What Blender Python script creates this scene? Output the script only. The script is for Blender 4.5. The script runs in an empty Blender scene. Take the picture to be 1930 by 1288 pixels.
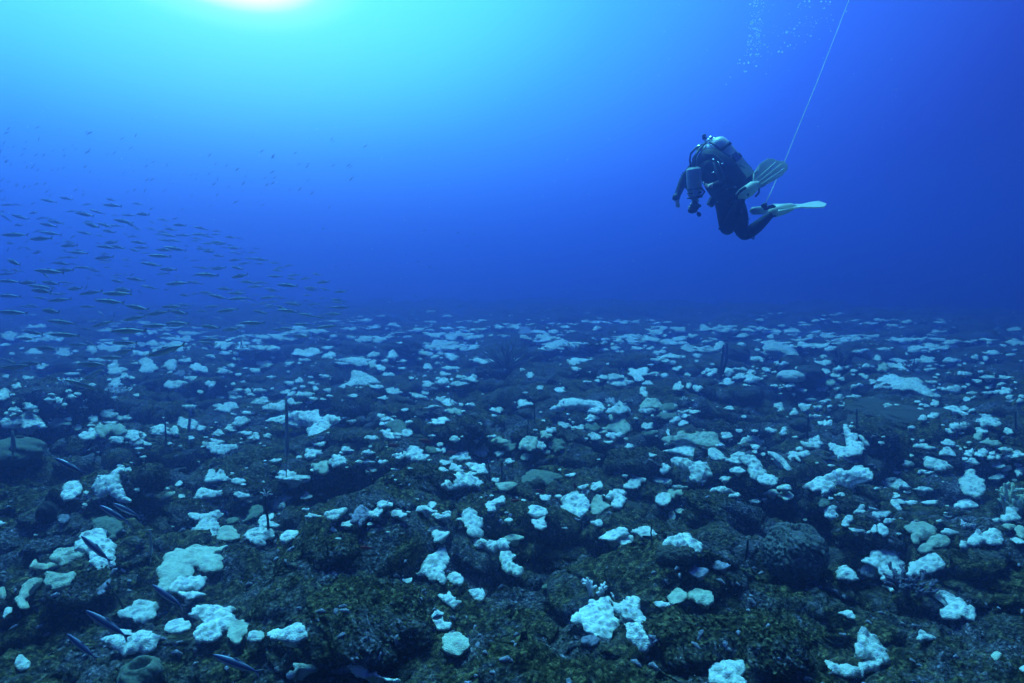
import bpy, bmesh, math, random
import numpy as np
from mathutils import Vector, Matrix
from mathutils.geometry import delaunay_2d_cdt
random.seed(7); rng = np.random.default_rng(7)
sc = bpy.context.scene; col = sc.collection

# ------------------------------------------------------------------ camera
FPX = 1150.0; PITCH = math.radians(7.1); CAMH = 2.35; SC = CAMH / 1.8
CAM = Vector((0.0, 0.0, CAMH))
cd = bpy.data.cameras.new("camera"); cam = bpy.data.objects.new("camera", cd); col.objects.link(cam)
cam.location = CAM; cam.rotation_euler = (math.radians(90) - PITCH, 0, 0)
cd.sensor_width = 36; cd.lens = 36 * FPX / 1930; cd.clip_start = 0.05; cd.clip_end = 400
sc.camera = cam
# ------------------------------------------------------------------ world: light coming down through the water
GLOW_AZ = math.radians(-22.5); GLOW_EL = math.radians(22.8)
world = bpy.data.worlds.new("World"); sc.world = world; world.use_nodes = True
wt = world.node_tree; wt.nodes.clear()
def wn(t, **k):
    n = wt.nodes.new(t)
    for a, b in k.items(): setattr(n, a, b)
    return n
def wm(op, a, b=None, clamp=False):
    n = wn('ShaderNodeMath', operation=op); n.use_clamp = clamp
    for i, v in enumerate((a, b)):
        if v is None: continue
        if isinstance(v, (int, float)): n.inputs[i].default_value = v
        else: wt.links.new(v, n.inputs[i])
    return n.outputs[0]
tc = wn('ShaderNodeTexCoord'); nv = wn('ShaderNodeVectorMath', operation='NORMALIZE'); wt.links.new(tc.outputs['Generated'], nv.inputs[0])
sp = wn('ShaderNodeSeparateXYZ'); wt.links.new(nv.outputs[0], sp.inputs[0])
X, Y, Z = sp.outputs
ca, sa = math.cos(GLOW_AZ), math.sin(GLOW_AZ)
side = wm('SUBTRACT', wm('MULTIPLY', X, ca), wm('MULTIPLY', Y, sa))
fwd = wm('ADD', wm('MULTIPLY', X, sa), wm('MULTIPLY', Y, ca))
az = wm('ARCTAN2', side, fwd)
el = wm('ARCSINE', wm('MINIMUM', wm('MAXIMUM', Z, -0.9999), 0.9999))
az = wm('MULTIPLY', az, wm('COSINE', el)); az = wm('ADD', wm('MULTIPLY', wm('MAXIMUM', az, 0.0), 1.22), wm('MINIMUM', az, 0.0))
de = wm('SUBTRACT', el, GLOW_EL)
down = wm('MULTIPLY', wm('MINIMUM', de, 0.0), 2.5); up = wm('MULTIPLY', wm('MAXIMUM', de, 0.0), 0.75)
dd = wm('ADD', down, up)
met = wm('SQRT', wm('ADD', wm('MULTIPLY', az, az), wm('MULTIPLY', dd, dd)))
ramp = wn('ShaderNodeValToRGB'); wt.links.new(wm('DIVIDE', met, 2.6), ramp.inputs[0])
def lin(h):
    h = h.lstrip('#'); v = [int(h[i:i+2], 16) / 255 for i in (0, 2, 4)]
    return tuple(c / 12.92 if c <= .04045 else ((c + .055) / 1.055) ** 2.4 for c in v)
STOPS = [(0.0, (1.7, 2.1, 2.1)), (0.085, (.95, 1.5, 1.5)), (0.135, (.20, .95, 1.05)), (0.20, lin('54e4fc')), (0.40, lin('52d8fc')), (0.62, lin('44b4fa')), (0.84, lin('3c92f8')), (1.02, lin('2f76f0')),
         (1.27, lin('285cd8')), (1.37, lin('224fbc')), (1.75, lin('1230a0')), (2.5, lin('0c2078'))]
GAIN = [(1.6, 1.4, 1.1), (1.6, 1.4, 1.1), (1.6, 1.4, 1.1), (1.6, 1.4, 1.1), (1.3, 1.25, 1.05), (1.1, 1.1, 1.05), (1.1, 1.0, 1), (1.1, 0.78, 0.88), (0.9, 0.42, 0.55), (0.8, 0.33, 0.46), (0.45, 0.13, 0.30), (0.35, 0.10, 0.25)]
STOPS = [(a, tuple(x * y for x, y in zip(c, g))) for (a, c), g in zip(STOPS, GAIN)]
cr = ramp.color_ramp
while len(cr.elements) > 1: cr.elements.remove(cr.elements[-1])
cr.elements[0].position = 0; cr.elements[0].color = (*STOPS[0][1], 1)
for p, c in STOPS[1:]:
    e = cr.elements.new(p / 2.6); e.color = (*c, 1)
bg = wn('ShaderNodeBackground'); bg.inputs['Strength'].default_value = 1.0
wo = wn('ShaderNodeOutputWorld'); wt.links.new(ramp.outputs[0], bg.inputs['Color']); wt.links.new(bg.outputs[0], wo.inputs['Surface'])
# ------------------------------------------------------------------ sun, softened and blued by the water
sd = bpy.data.lights.new("sun", 'SUN'); sun = bpy.data.objects.new("sun", sd); col.objects.link(sun)
sd.energy = 5.0; sd.angle = math.radians(26); sd.color = (0.15, 0.92, 1.0)
SUN_EL = math.radians(66)
sdir = Vector((math.sin(GLOW_AZ) * math.cos(SUN_EL), math.cos(GLOW_AZ) * math.cos(SUN_EL), math.sin(SUN_EL)))
sun.rotation_euler = sdir.to_track_quat('Z', 'Y').to_euler()
sc.view_settings.view_transform = 'Standard'; sc.view_settings.look = 'None'
sc.view_settings.exposure = 0.5; sc.view_settings.gamma = 1.0
HAZE_DENS = 0.065; HAZE_COL = (0.36, 0.38, 0.93); HAZE_G = 0.87; sc.cycles.volume_bounces = 2

# ------------------------------------------------------------------ helpers
def ray(px, py):
    u = (px - 965) / FPX; v = (644 - py) / FPX
    return Vector((u, math.cos(PITCH) + v * math.sin(PITCH), -math.sin(PITCH) + v * math.cos(PITCH)))
def at(px, py, d): return CAM + ray(px, py) * d          # d metres in front of the camera
def mesh_obj(name, vs, fs, mat, parent=None, smooth=True):
    me = bpy.data.meshes.new(name); me.from_pydata([tuple(v) for v in vs], [], fs); me.update()
    if smooth: me.polygons.foreach_set('use_smooth', [True] * len(me.polygons))
    o = bpy.data.objects.new(name, me); col.objects.link(o)
    if mat: me.materials.append(mat)
    if parent: o.parent = parent
    return o
def tag(o, label=None, cat=None, group=None, kind=None):
    if label: o['label'] = label
    if cat: o['category'] = cat
    if group: o['group'] = group
    if kind: o['kind'] = kind
    return o
def empty(name, loc=(0, 0, 0), rot=(0, 0, 0)):
    o = bpy.data.objects.new(name, None); col.objects.link(o); o.location = loc; o.rotation_euler = rot; o.empty_display_size = .1
    return o
def centre(o):
    """move the origin of a mesh built in world space to its middle"""
    n = len(o.data.vertices); a = np.empty(n * 3, np.float32); o.data.vertices.foreach_get('co', a); a = a.reshape(-1, 3)
    c = a.mean(0); a -= c; o.data.vertices.foreach_set('co', a.ravel()); o.data.update(); o.location = c.tolist(); return o
KS = 1.0      # size factor for the parts of the diver
class MB:
    def __init__(s): s.v = []; s.f = []
    def tube(s, pts, rad, n=8, caps=True):
        pts = [Vector(p) for p in pts]; m = len(pts)
        if not hasattr(rad, '__len__'): rad = [rad] * m
        rad = [r * KS for r in rad]
        prev = None; base = len(s.v)
        for i, p in enumerate(pts):
            t = (pts[min(i + 1, m - 1)] - pts[max(i - 1, 0)]).normalized()
            if prev is None:
                a = Vector((0, 0, 1)) if abs(t.z) < .9 else Vector((1, 0, 0)); u = t.cross(a).normalized()
            else: u = (prev - t * prev.dot(t)).normalized()
            w = t.cross(u); prev = u
            for k in range(n):
                q = 2 * math.pi * k / n; s.v.append(p + (u * math.cos(q) + w * math.sin(q)) * rad[i])
        for i in range(m - 1):
            for k in range(n):
                a = base + i * n + k; b = base + i * n + (k + 1) % n; s.f.append((a, b, b + n, a + n))
        if caps:
            for i, sgn in ((0, -1), (m - 1, 1)):
                t = (pts[min(i + 1, m - 1)] - pts[max(i - 1, 0)]).normalized()
                c = len(s.v); s.v.append(pts[i] + t * sgn * rad[i] * .5)
                for k in range(n):
                    a = base + i * n + k; b = base + i * n + (k + 1) % n
                    s.f.append((b, a, c) if sgn < 0 else (a, b, c))
        return s
    def lathe(s, p0, p1, prof, n=24):
        """prof: list of (t along p0-p1, radius)"""
        p0 = Vector(p0); p1 = Vector(p1); ax = (p1 - p0); t = ax.normalized()
        a = Vector((0, 0, 1)) if abs(t.z) < .9 else Vector((1, 0, 0)); u = t.cross(a).normalized(); w = t.cross(u)
        base = len(s.v); prof = [(a_, b_ * KS) for a_, b_ in prof]
        for tt, r in prof:
            for k in range(n):
                q = 2 * math.pi * k / n; s.v.append(p0 + ax * tt + (u * math.cos(q) + w * math.sin(q)) * max(r, 1e-4))
        m = len(prof)
        for i in range(m - 1):
            for k in range(n):
                a = base + i * n + k; b = base + i * n + (k + 1) % n; s.f.append((a, b, b + n, a + n))
        s.f.append(tuple(base + k for k in range(n))[::-1]); s.f.append(tuple(base + (m - 1) * n + k for k in range(n)))
        return s
    def ball(s, c, r, n=12, m=8, sq=(1, 1, 1)):
        base = len(s.v); c = Vector(c); r = r * KS
        for i in range(m + 1):
            th = math.pi * i / m
            for k in range(n):
                q = 2 * math.pi * k / n
                s.v.append(c + Vector((r * sq[0] * math.sin(th) * math.cos(q), r * sq[1] * math.sin(th) * math.sin(q), r * sq[2] * math.cos(th))))
        for i in range(m):
            for k in range(n):
                a = base + i * n + k; b = base + i * n + (k + 1) % n; s.f.append((a, a + n, b + n, b))
        return s
    def box(s, c, ux, uy, uz):
        c, ux, uy, uz = map(Vector, (c, ux, uy, uz)); ux, uy, uz = ux * KS, uy * KS, uz * KS; b = len(s.v)
        for i in (-1, 1):
            for j in (-1, 1):
                for k in (-1, 1): s.v.append(c + ux * i + uy * j + uz * k)
        for f in ((0, 1, 3, 2), (4, 6, 7, 5), (0, 4, 5, 1), (2, 3, 7, 6), (0, 2, 6, 4), (1, 5, 7, 3)): s.f.append(tuple(b + q for q in f))
        return s
    def build(s, name, mat, parent=None, smooth=True): return mesh_obj(name, s.v, s.f, mat, parent, smooth)

# ---- numpy noise
_perm = rng.permutation(4096).astype(np.int64)
def _h(ix, iy, seed): return _perm[(_perm[(ix + seed * 131) & 4095] + iy) & 4095]
def perlin(x, y, seed=0):
    x = np.asarray(x, float); y = np.asarray(y, float)
    ix = np.floor(x).astype(np.int64); iy = np.floor(y).astype(np.int64); fx = x - ix; fy = y - iy
    u = fx * fx * fx * (fx * (fx * 6 - 15) + 10); v = fy * fy * fy * (fy * (fy * 6 - 15) + 10)
    def g(dx, dy):
        a = _h(ix + dx, iy + dy, seed) * (2 * math.pi / 4096); return np.cos(a) * (fx - dx) + np.sin(a) * (fy - dy)
    return ((g(0, 0) * (1 - u) + g(1, 0) * u) * (1 - v) + (g(0, 1) * (1 - u) + g(1, 1) * u) * v) * 1.5
def worley(x, y, seed=0):
    x = np.asarray(x, float); y = np.asarray(y, float)
    ix = np.floor(x).astype(np.int64); iy = np.floor(y).astype(np.int64)
    best = np.full(x.shape, 9.0); cid = np.zeros(x.shape)
    for dx in (-1, 0, 1):
        for dy in (-1, 0, 1):
            h = _h(ix + dx, iy + dy, seed); a = (h % 64) / 64.0; b = (h // 64) / 64.0
            d = (ix + dx + a - x) ** 2 + (iy + dy + b - y) ** 2
            m = d < best; best = np.where(m, d, best); cid = np.where(m, ((h * 7919) % 4096) / 4096.0, cid)
    return np.sqrt(best), cid
def dome(f, r): return np.sqrt(np.maximum(0, 1 - (f / r) ** 2))

# ---- materials
def new_mat(name):
    m = bpy.data.materials.new(name); m.use_nodes = True; nt = m.node_tree; return m, nt, nt.nodes['Principled BSDF']
def simple(name, c, rough=.6, metal=0, spec=.3, bump=0, bscale=80, vary=0.0):
    m, nt, b = new_mat(name); b.inputs['Base Color'].default_value = (*c, 1); b.inputs['Roughness'].default_value = rough
    b.inputs['Metallic'].default_value = metal; b.inputs['Specular IOR Level'].default_value = spec
    t = nt.nodes.new('ShaderNodeTexCoord'); n = nt.nodes.new('ShaderNodeTexNoise'); n.inputs['Scale'].default_value = bscale; n.inputs['Detail'].default_value = 5
    nt.links.new(t.outputs['Object'], n.inputs['Vector'])
    if vary:
        r = nt.nodes.new('ShaderNodeValToRGB'); r.color_ramp.elements[0].position = .3; r.color_ramp.elements[1].position = .7
        r.color_ramp.elements[0].color = (*[x * (1 - vary) for x in c], 1); r.color_ramp.elements[1].color = (*[min(1, x * (1 + vary * .5)) for x in c], 1)
        nt.links.new(n.outputs[0], r.inputs[0]); nt.links.new(r.outputs[0], b.inputs['Base Color'])
    if bump:
        bp = nt.nodes.new('ShaderNodeBump'); bp.inputs['Strength'].default_value = bump; bp.inputs['Distance'].default_value = .01
        nt.links.new(n.outputs[0], bp.inputs['Height']); nt.links.new(bp.outputs[0], b.inputs['Normal'])
    return m
def coral_mat(name, base, spot, amount, scale=25):
    m, nt, b = new_mat(name); L = nt.links.new; N = nt.nodes.new
    b.inputs['Roughness'].default_value = .75; b.inputs['Specular IOR Level'].default_value = .15
    t = N('ShaderNodeTexCoord'); n1 = N('ShaderNodeTexNoise'); n1.inputs['Scale'].default_value = 9; n1.inputs['Detail'].default_value = 6; L(t.outputs['Object'], n1.inputs['Vector'])
    vor = N('ShaderNodeTexVoronoi'); vor.inputs['Scale'].default_value = scale; vor.inputs['Randomness'].default_value = 1
    mx = N('ShaderNodeVectorMath'); mx.operation = 'MULTIPLY_ADD'; L(n1.outputs['Color'], mx.inputs[0]); mx.inputs[1].default_value = (.05, .05, .05); L(t.outputs['Object'], mx.inputs[2]); L(mx.outputs[0], vor.inputs['Vector'])
    r = N('ShaderNodeValToRGB'); e = r.color_ramp.elements; e[0].position = 0.27; e[0].color = (amount, amount, amount, 1); e[1].position = .56; e[1].color = (0, 0, 0, 1); L(vor.outputs['Distance'], r.inputs[0])
    r2 = N('ShaderNodeValToRGB'); e = r2.color_ramp.elements; e[0].position = .34; e[0].color = (0, 0, 0, 1); e[1].position = .52; e[1].color = (1, 1, 1, 1); L(n1.outputs[0], r2.inputs[0])
    mu = N('ShaderNodeMath'); mu.operation = 'MULTIPLY'; L(r.outputs[0], mu.inputs[0]); L(r2.outputs[0], mu.inputs[1])
    mc = N('ShaderNodeMix'); mc.data_type = 'RGBA'; mc.inputs[6].default_value = (*base, 1); mc.inputs[7].default_value = (*spot, 1); L(mu.outputs[0], mc.inputs[0])
    oi = N('ShaderNodeObjectInfo'); hv = N('ShaderNodeHueSaturation'); mr = N('ShaderNodeMapRange'); L(oi.outputs['Random'], mr.inputs[0]); mr.inputs[3].default_value = .78; mr.inputs[4].default_value = 1.06
    n3 = N('ShaderNodeTexNoise'); n3.inputs['Scale'].default_value = 55; n3.inputs['Detail'].default_value = 7; n3.inputs['Roughness'].default_value = .75; L(t.outputs['Object'], n3.inputs['Vector'])
    m3 = N('ShaderNodeMapRange'); L(n3.outputs[0], m3.inputs[0]); m3.inputs[1].default_value = .36; m3.inputs[2].default_value = .58; m3.inputs[3].default_value = .74; m3.inputs[4].default_value = 1.0
    v3 = N('ShaderNodeMath'); v3.operation = 'MULTIPLY'; L(m3.outputs[0], v3.inputs[0]); L(mr.outputs[0], v3.inputs[1])
    L(v3.outputs[0], hv.inputs['Value']); L(mc.outputs[2], hv.inputs['Color']); L(hv.outputs[0], b.inputs['Base Color'])
    n2 = N('ShaderNodeTexNoise'); n2.inputs['Scale'].default_value = 140; n2.inputs['Detail'].default_value = 4; L(t.outputs['Object'], n2.inputs['Vector'])
    ad = N('ShaderNodeMath'); ad.operation = 'SUBTRACT'; L(n2.outputs[0], ad.inputs[0]); L(vor.outputs['Distance'], ad.inputs[1])
    bp = N('ShaderNodeBump'); bp.inputs['Strength'].default_value = .9; bp.inputs['Distance'].default_value = .016; L(ad.outputs[0], bp.inputs['Height']); L(bp.outputs[0], b.inputs['Normal'])
    return m
M = dict(
    w=coral_mat('bleached_white', (.90, .92, .86), (.28, .25, .40), .72),
    c=coral_mat('bleached_cream', (.62, .66, .54), (.34, .32, .30), .8, 18),
    d=coral_mat('dull_green_coral', (.22, .25, .20), (.12, .12, .09), .6, 30),
    g=coral_mat('lilac_grey_coral', (.34, .31, .42), (.13, .12, .17), .8, 34),
    dome=coral_mat('brown_brain_coral', (.10, .085, .07), (.035, .03, .028), 1.0, 60),
    ball=coral_mat('grey_ball_sponge', (.20, .19, .20), (.05, .045, .05), 1.0, 34), dusky=simple('dusky_branch_coral', (.11, .095, .15), .8, vary=.5, bscale=30),
    sponge=simple('grey_green_sponge', (.13, .14, .115), .9, bump=.6, bscale=60, vary=.5),
    rod=simple('dark_rod_sponge', (.018, .013, .016), .9, bump=.6, bscale=90),
    finger=simple('brown_finger_sponge', (.13, .10, .09), .9, bump=.5, bscale=70, vary=.3),
    plume=simple('sea_plume_tissue', (.16, .15, .12), .9),
    stag=simple('bleached_branch_coral', (.72, .70, .74), .8, vary=.2),
    purple=simple('purple_finger_coral', (.36, .32, .50), .8, vary=.35, bscale=25),
    suit=simple('black_neoprene', (.005, .005, .006), .75, bump=.15, bscale=120),
    skin=simple('diver_skin', (.55, .40, .33), .6),
    metal=simple('tank_metal', (.80, .82, .82), .35, .0, .6, vary=.2, bscale=14),
    black=simple('black_rubber', (.010, .010, .011), .5),
    chrome=simple('chromed_brass', (.75, .75, .75), .25, 1),
    grey=simple('grey_cylinder_paint', (.33, .36, .38), .45, vary=.15, bscale=20),
    fin=simple('white_fin_rubber', (.62, .68, .62), .4, vary=.15, bscale=25),
    line=simple('white_line', (.8, .8, .8), .7),
    bubble=simple('air_bubble', (.95, .97, .97), .25, .6, 1.0),
    eye=simple('fish_eye', (.01, .01, .01), .2),
    red=simple('red_reef_fish', (.35, .05, .05), .5),
)
def fin_mat():
    m, nt, b = new_mat('white_fin_rubber'); b.inputs['Base Color'].default_value = (.78, .82, .74, 1); b.inputs['Roughness'].default_value = .4
    tr = nt.nodes.new('ShaderNodeBsdfTranslucent'); tr.inputs[0].default_value = (.8, .85, .75, 1); mx = nt.nodes.new('ShaderNodeMixShader'); mx.inputs[0].default_value = .35
    out = nt.nodes['Material Output']; nt.links.new(b.outputs[0], mx.inputs[1]); nt.links.new(tr.outputs[0], mx.inputs[2]); nt.links.new(mx.outputs[0], out.inputs[0]); return m
M['fin'] = fin_mat()
def leaf_mat():
    m, nt, b = new_mat('olive_leafy_algae'); b.inputs['Roughness'].default_value = .8; b.inputs['Specular IOR Level'].default_value = .1
    t = nt.nodes.new('ShaderNodeTexCoord'); n = nt.nodes.new('ShaderNodeTexNoise'); n.inputs['Scale'].default_value = 30; n.inputs['Detail'].default_value = 3; nt.links.new(t.outputs['Object'], n.inputs['Vector'])
    r = nt.nodes.new('ShaderNodeValToRGB'); e = r.color_ramp.elements; e[0].position = .35; e[0].color = (.016, .013, .009, 1); e[1].position = .68; e[1].color = (.13, .105, .052, 1); q = e.new(.5); q.color = (.048, .039, .021, 1)
    nt.links.new(n.outputs[0], r.inputs[0]); nt.links.new(r.outputs[0], b.inputs['Base Color']); return m
M['leaf'] = leaf_mat()
def pale_mat(name, k, c=(.95, .97, .97)):
    m, nt, b = new_mat(name); b.inputs['Base Color'].default_value = (*c, 1); b.inputs['Roughness'].default_value = .2; b.inputs['Specular IOR Level'].default_value = 1
    tr = nt.nodes.new('ShaderNodeBsdfTranslucent'); tr.inputs[0].default_value = (*c, 1); mx = nt.nodes.new('ShaderNodeMixShader'); mx.inputs[0].default_value = k
    out = nt.nodes['Material Output']; nt.links.new(b.outputs[0], mx.inputs[1]); nt.links.new(tr.outputs[0], mx.inputs[2]); nt.links.new(mx.outputs[0], out.inputs[0]); return m
M['bubble'] = pale_mat('air_bubble', .75, (1, 1, 1)); M['line'] = pale_mat('white_line', .6)
def reef_mat(name, coarse=1.0):
    m, nt, b = new_mat(name); L = nt.links.new; N = nt.nodes.new
    b.inputs['Roughness'].default_value = .95; b.inputs['Specular IOR Level'].default_value = .08
    t = N('ShaderNodeTexCoord')
    def noise(s, d=6, r=.6):
        n = N('ShaderNodeTexNoise'); n.inputs['Scale'].default_value = s; n.inputs['Detail'].default_value = d; n.inputs['Roughness'].default_value = r; L(t.outputs['Object'], n.inputs['Vector']); return n
    def rmp(src, st):
        r = N('ShaderNodeValToRGB'); e = r.color_ramp.elements
        e[0].position, e[0].color = st[0][0], (*st[0][1], 1); e[1].position, e[1].color = st[1][0], (*st[1][1], 1)
        for p, c in st[2:]: q = e.new(p); q.color = (*c, 1)
        L(src, r.inputs[0]); return r
    def mix(f, a, bb):
        x = N('ShaderNodeMix'); x.data_type = 'RGBA'; L(f, x.inputs[0]); L(a, x.inputs[6]); L(bb, x.inputs[7]); return x.outputs[2]
    fine = noise(26, 8, .75)
    algae = rmp(fine.outputs[0], [(.40, (.007, .006, .004)), (.52, (.060, .048, .024)), (.62, (.25, .20, .095))])
    bare = rmp(noise(34, 8, .75).outputs[0], [(.40, (.012, .011, .015)), (.52, (.085, .072, .10)), (.63, (.42, .37, .48))])
    patch = rmp(noise(1.6, 7, .7).outputs[0], [(.49, (0, 0, 0)), (.60, (.9, .9, .9))])
    c = mix(patch.outputs[0], algae.outputs[0], bare.outputs[0])
    vor = N('ShaderNodeTexVoronoi'); vor.inputs['Scale'].default_value = 55; L(t.outputs['Object'], vor.inputs['Vector'])
    fl = noise(7, 5); m1 = rmp(fl.outputs[0], [(.60, (0, 0, 0)), (.72, (.8, .8, .8))]); m2 = rmp(noise(60, 4, .7).outputs[0], [(.55, (0, 0, 0)), (.66, (1, 1, 1))])
    mm = N('ShaderNodeMath'); mm.operation = 'MULTIPLY'; L(m1.outputs[0], mm.inputs[0]); L(m2.outputs[0], mm.inputs[1])
    pale = N('ShaderNodeRGB'); pale.outputs[0].default_value = (.42, .38, .50, 1)
    c = mix(mm.outputs[0], c, pale.outputs[0]); L(c, b.inputs['Base Color'])
    a1 = N('ShaderNodeMath'); a1.operation = 'MULTIPLY_ADD'; L(vor.outputs['Distance'], a1.inputs[0]); a1.inputs[1].default_value = -.7; L(fine.outputs[0], a1.inputs[2])
    bp = N('ShaderNodeBump'); bp.inputs['Strength'].default_value = 1.0; bp.inputs['Distance'].default_value = .03; L(a1.outputs[0], bp.inputs['Height']); L(bp.outputs[0], b.inputs['Normal'])
    return m
M['reef'] = reef_mat('algae_covered_reef')

# ------------------------------------------------------------------ the reef floor
def g0(px, py):     # where a pixel's ray meets the mean floor
    r = ray(px, py); return CAM + r * (CAMH / -r.z)
# ledges: (px, py of the lip, width px, height m)
LEDGES = [(60, 855, 260, .62), (310, 762, 210, .32), (700, 925, 250, .36), (1060, 735, 190, .16), (770, 712, 130, .16), (1190, 862, 170, .20), (610, 1010, 130, .20),
    (620, 1075, 110, .20), (1270, 1068, 170, .14), (1790, 1150, 300, .09), (1600, 1215, 120, .05), (1390, 952, 170, .18), (1545, 868, 170, .16), (1700, 745, 260, .16),
    (250, 905, 130, .20), (470, 1010, 190, .14), (1120, 975, 190, .12), (930, 1120, 190, .07), (280, 1125, 210, .08), (1640, 1005, 170, .14), (1320, 850, 130, .12),
    (850, 780, 190, .12), (560, 690, 190, .12), (1180, 690, 230, .12), (1440, 790, 210, .10), (80, 1170, 190, .09), (1060, 1190, 200, .07), (1870, 900, 170, .16)]
MOUNDS = [(690, 1115, 230, .22), (1260, 1175, 190, .16), (820, 985, 150, .12), (1590, 925, 150, .16), (1350, 930, 120, .12), (1010, 790, 110, .14),
    (200, 1000, 200, .10), (560, 1260, 260, .12), (1180, 1010, 140, .10), (640, 780, 150, .12), (260, 780, 140, .10), (1850, 1100, 260, .16), (880, 855, 120, .12), (470, 900, 150, .10)]
def lowh(x, y):
    x = x / SC; y = y / SC
    h = .20 * perlin(x / 4.1, y / 4.1, 1) + .13 * perlin(x / 1.7, y / 1.7, 2)
    wx = x + .25 * perlin(x * 1.3, y * 1.3, 3); wy = y + .25 * perlin(x * 1.3, y * 1.3, 4)
    f, c = worley(wx / 1.15, wy / .9, 5); h = h + (.10 + .16 * c) * dome(f, .62)
    f, c = worley(wx / .46 + 7, wy / .40, 6); h = h + (.03 + .07 * c) * dome(f, .62)
    jag = .16 * perlin(x * 2.1, y * 2.1, 8) + .07 * perlin(x * 6, y * 6, 9)
    for (px, py, w, hh) in LEDGES:
        p = g0(px, py) / SC; d = math.hypot(p.x, p.y); W = w / FPX * d * .62
        a = math.atan2(p.x, p.y); u = (x - p.x) * math.cos(a) - (y - p.y) * math.sin(a); v = (x - p.x) * math.sin(a) + (y - p.y) * math.cos(a)
        v = v + jag + .25 * (u / W) ** 2 * W * .5
        s = np.clip(v / .045, -1, 1) * .5 + .5; s = s * s * (3 - 2 * s)
        env = np.exp(-(u / W) ** 4) * np.where(v > 0, np.exp(-(np.maximum(v, 0) / .75) ** 2), np.exp(-(v / .42) ** 2))
        h = h + 1.05 * hh * env * (s * 1.15 - .78)
    for (px, py, w, hh) in MOUNDS:
        p = g0(px, py) / SC; d = math.hypot(p.x, p.y); W = w / FPX * d * .55
        q = np.sqrt((x - p.x) ** 2 + ((y - p.y) / 1.1) ** 2) / W + .15 * perlin(x * 3, y * 3, 10)
        h = h + hh * dome(q, 1.0)
    rr_ = np.sqrt(x * x + y * y); h = h - .0022 * np.maximum(0, rr_ - 20) ** 2          # the reef rolls off into deeper water
    # random shelves further out
    t = perlin(x / 2.2 + 30, y / .9, 11); s = np.clip(t / .05, -1, 1); h = h + .07 * s * np.clip(1 - np.abs(t) * 1.2, 0, 1)
    return h * SC
def smallh(x, y, r):
    x = x / SC; y = y / SC; r = r / SC
    wx = x + .05 * perlin(x * 7, y * 7, 12); wy = y + .05 * perlin(x * 7, y * 7, 13)
    f, c = worley(wx / .17, wy / .16, 14); h = (.015 + .045 * c) * dome(f, .62)
    f, c = worley(wx / .075, wy / .075, 15); h = h + (.008 + .022 * c) * dome(f, .62)
    k = np.clip(1.6 - r / 7, .25, 1)
    f, c = worley(wx / .034, wy / .034, 16); h = h + k * (.004 + .012 * c) * dome(f, .62)
    h = h + .020 * perlin(x * 9, y * 9, 17) + .012 * perlin(x * 22, y * 22, 18) + .009 * k * perlin(x * 55, y * 55, 19)
    return h * SC
def build_floor():
    R = np.concatenate([np.linspace(.3, 1.5, 10, endpoint=False), 1.5 * np.exp(np.linspace(0, math.log(70 / 1.5), 1050))])
    A = np.concatenate([np.radians(np.linspace(-180, -48, 60, endpoint=False)), np.radians(np.linspace(-48, 48, 800)), np.radians(np.linspace(48, 180, 61)[1:])])
    R = R * SC; rr, aa = np.meshgrid(R, A, indexing='ij'); x = rr * np.sin(aa); y = rr * np.cos(aa)
    h = lowh(x, y); hr = np.gradient(h, R, axis=0); ha = np.gradient(h, A, axis=1) / rr
    gx = hr * np.sin(aa) + ha * np.cos(aa); gy = hr * np.cos(aa) - ha * np.sin(aa)
    gm = np.sqrt(gx * gx + gy * gy); lim = np.minimum(gm, 1.6) / np.maximum(gm, 1e-6)
    lam = .055 * SC * np.clip((h + .05) * 5, -.3, 1.2)
    x2 = x - lam * gx * lim; y2 = y - lam * gy * lim
    z = h + smallh(x, y, rr) - .06
    co = np.stack([x2, y2, z], -1).reshape(-1, 3).astype(np.float32)
    nr, na = rr.shape; i = np.arange(nr - 1)[:, None] * na + np.arange(na - 1)[None, :]
    q = np.stack([i, i + 1, i + na + 1, i + na], -1).reshape(-1, 4)[:, ::-1]
    me = bpy.data.meshes.new('reef_floor'); me.vertices.add(len(co)); me.vertices.foreach_set('co', co.ravel())
    me.loops.add(q.size); me.loops.foreach_set('vertex_index', q.ravel().astype(np.int32))
    me.polygons.add(len(q)); me.polygons.foreach_set('loop_start', np.arange(0, q.size, 4, dtype=np.int32)); me.polygons.foreach_set('loop_total', np.full(len(q), 4, np.int32))
    me.polygons.foreach_set('use_smooth', np.ones(len(q), bool)); me.update(calc_edges=True); me.materials.append(M['reef'])
    o = bpy.data.objects.new('reef_floor', me); col.objects.link(o); tag(o, kind='structure'); return o
floor = build_floor()
bpy.context.view_layer.update()
heads = []      # dark mounds standing on the floor: (object, px, py, radius)
def cast(o_, d_, dist=90):
    ok, p, n, _ = floor.ray_cast(o_, d_, distance=dist); best = (p, n) if ok else (None, None); bd = (p - o_).length if ok else dist
    for h, hx, hy, hr in heads:
        c = h.location - o_; t = c.dot(d_)
        if (c - d_ * t).length > hr: continue
        ok, p, n, _ = h.ray_cast(o_ - h.location, d_, distance=dist)
        if ok and (p + h.location - o_).length < bd: best = (p + h.location, n.copy()); bd = (best[0] - o_).length
    return best
def hit(px, py): return cast(CAM, ray(px, py).normalized())
def drop(x, y):
    ok, p, n, _ = floor.ray_cast(Vector((x, y, 3)), Vector((0, 0, -1)))
    return p.z if ok else 0.0
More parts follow.
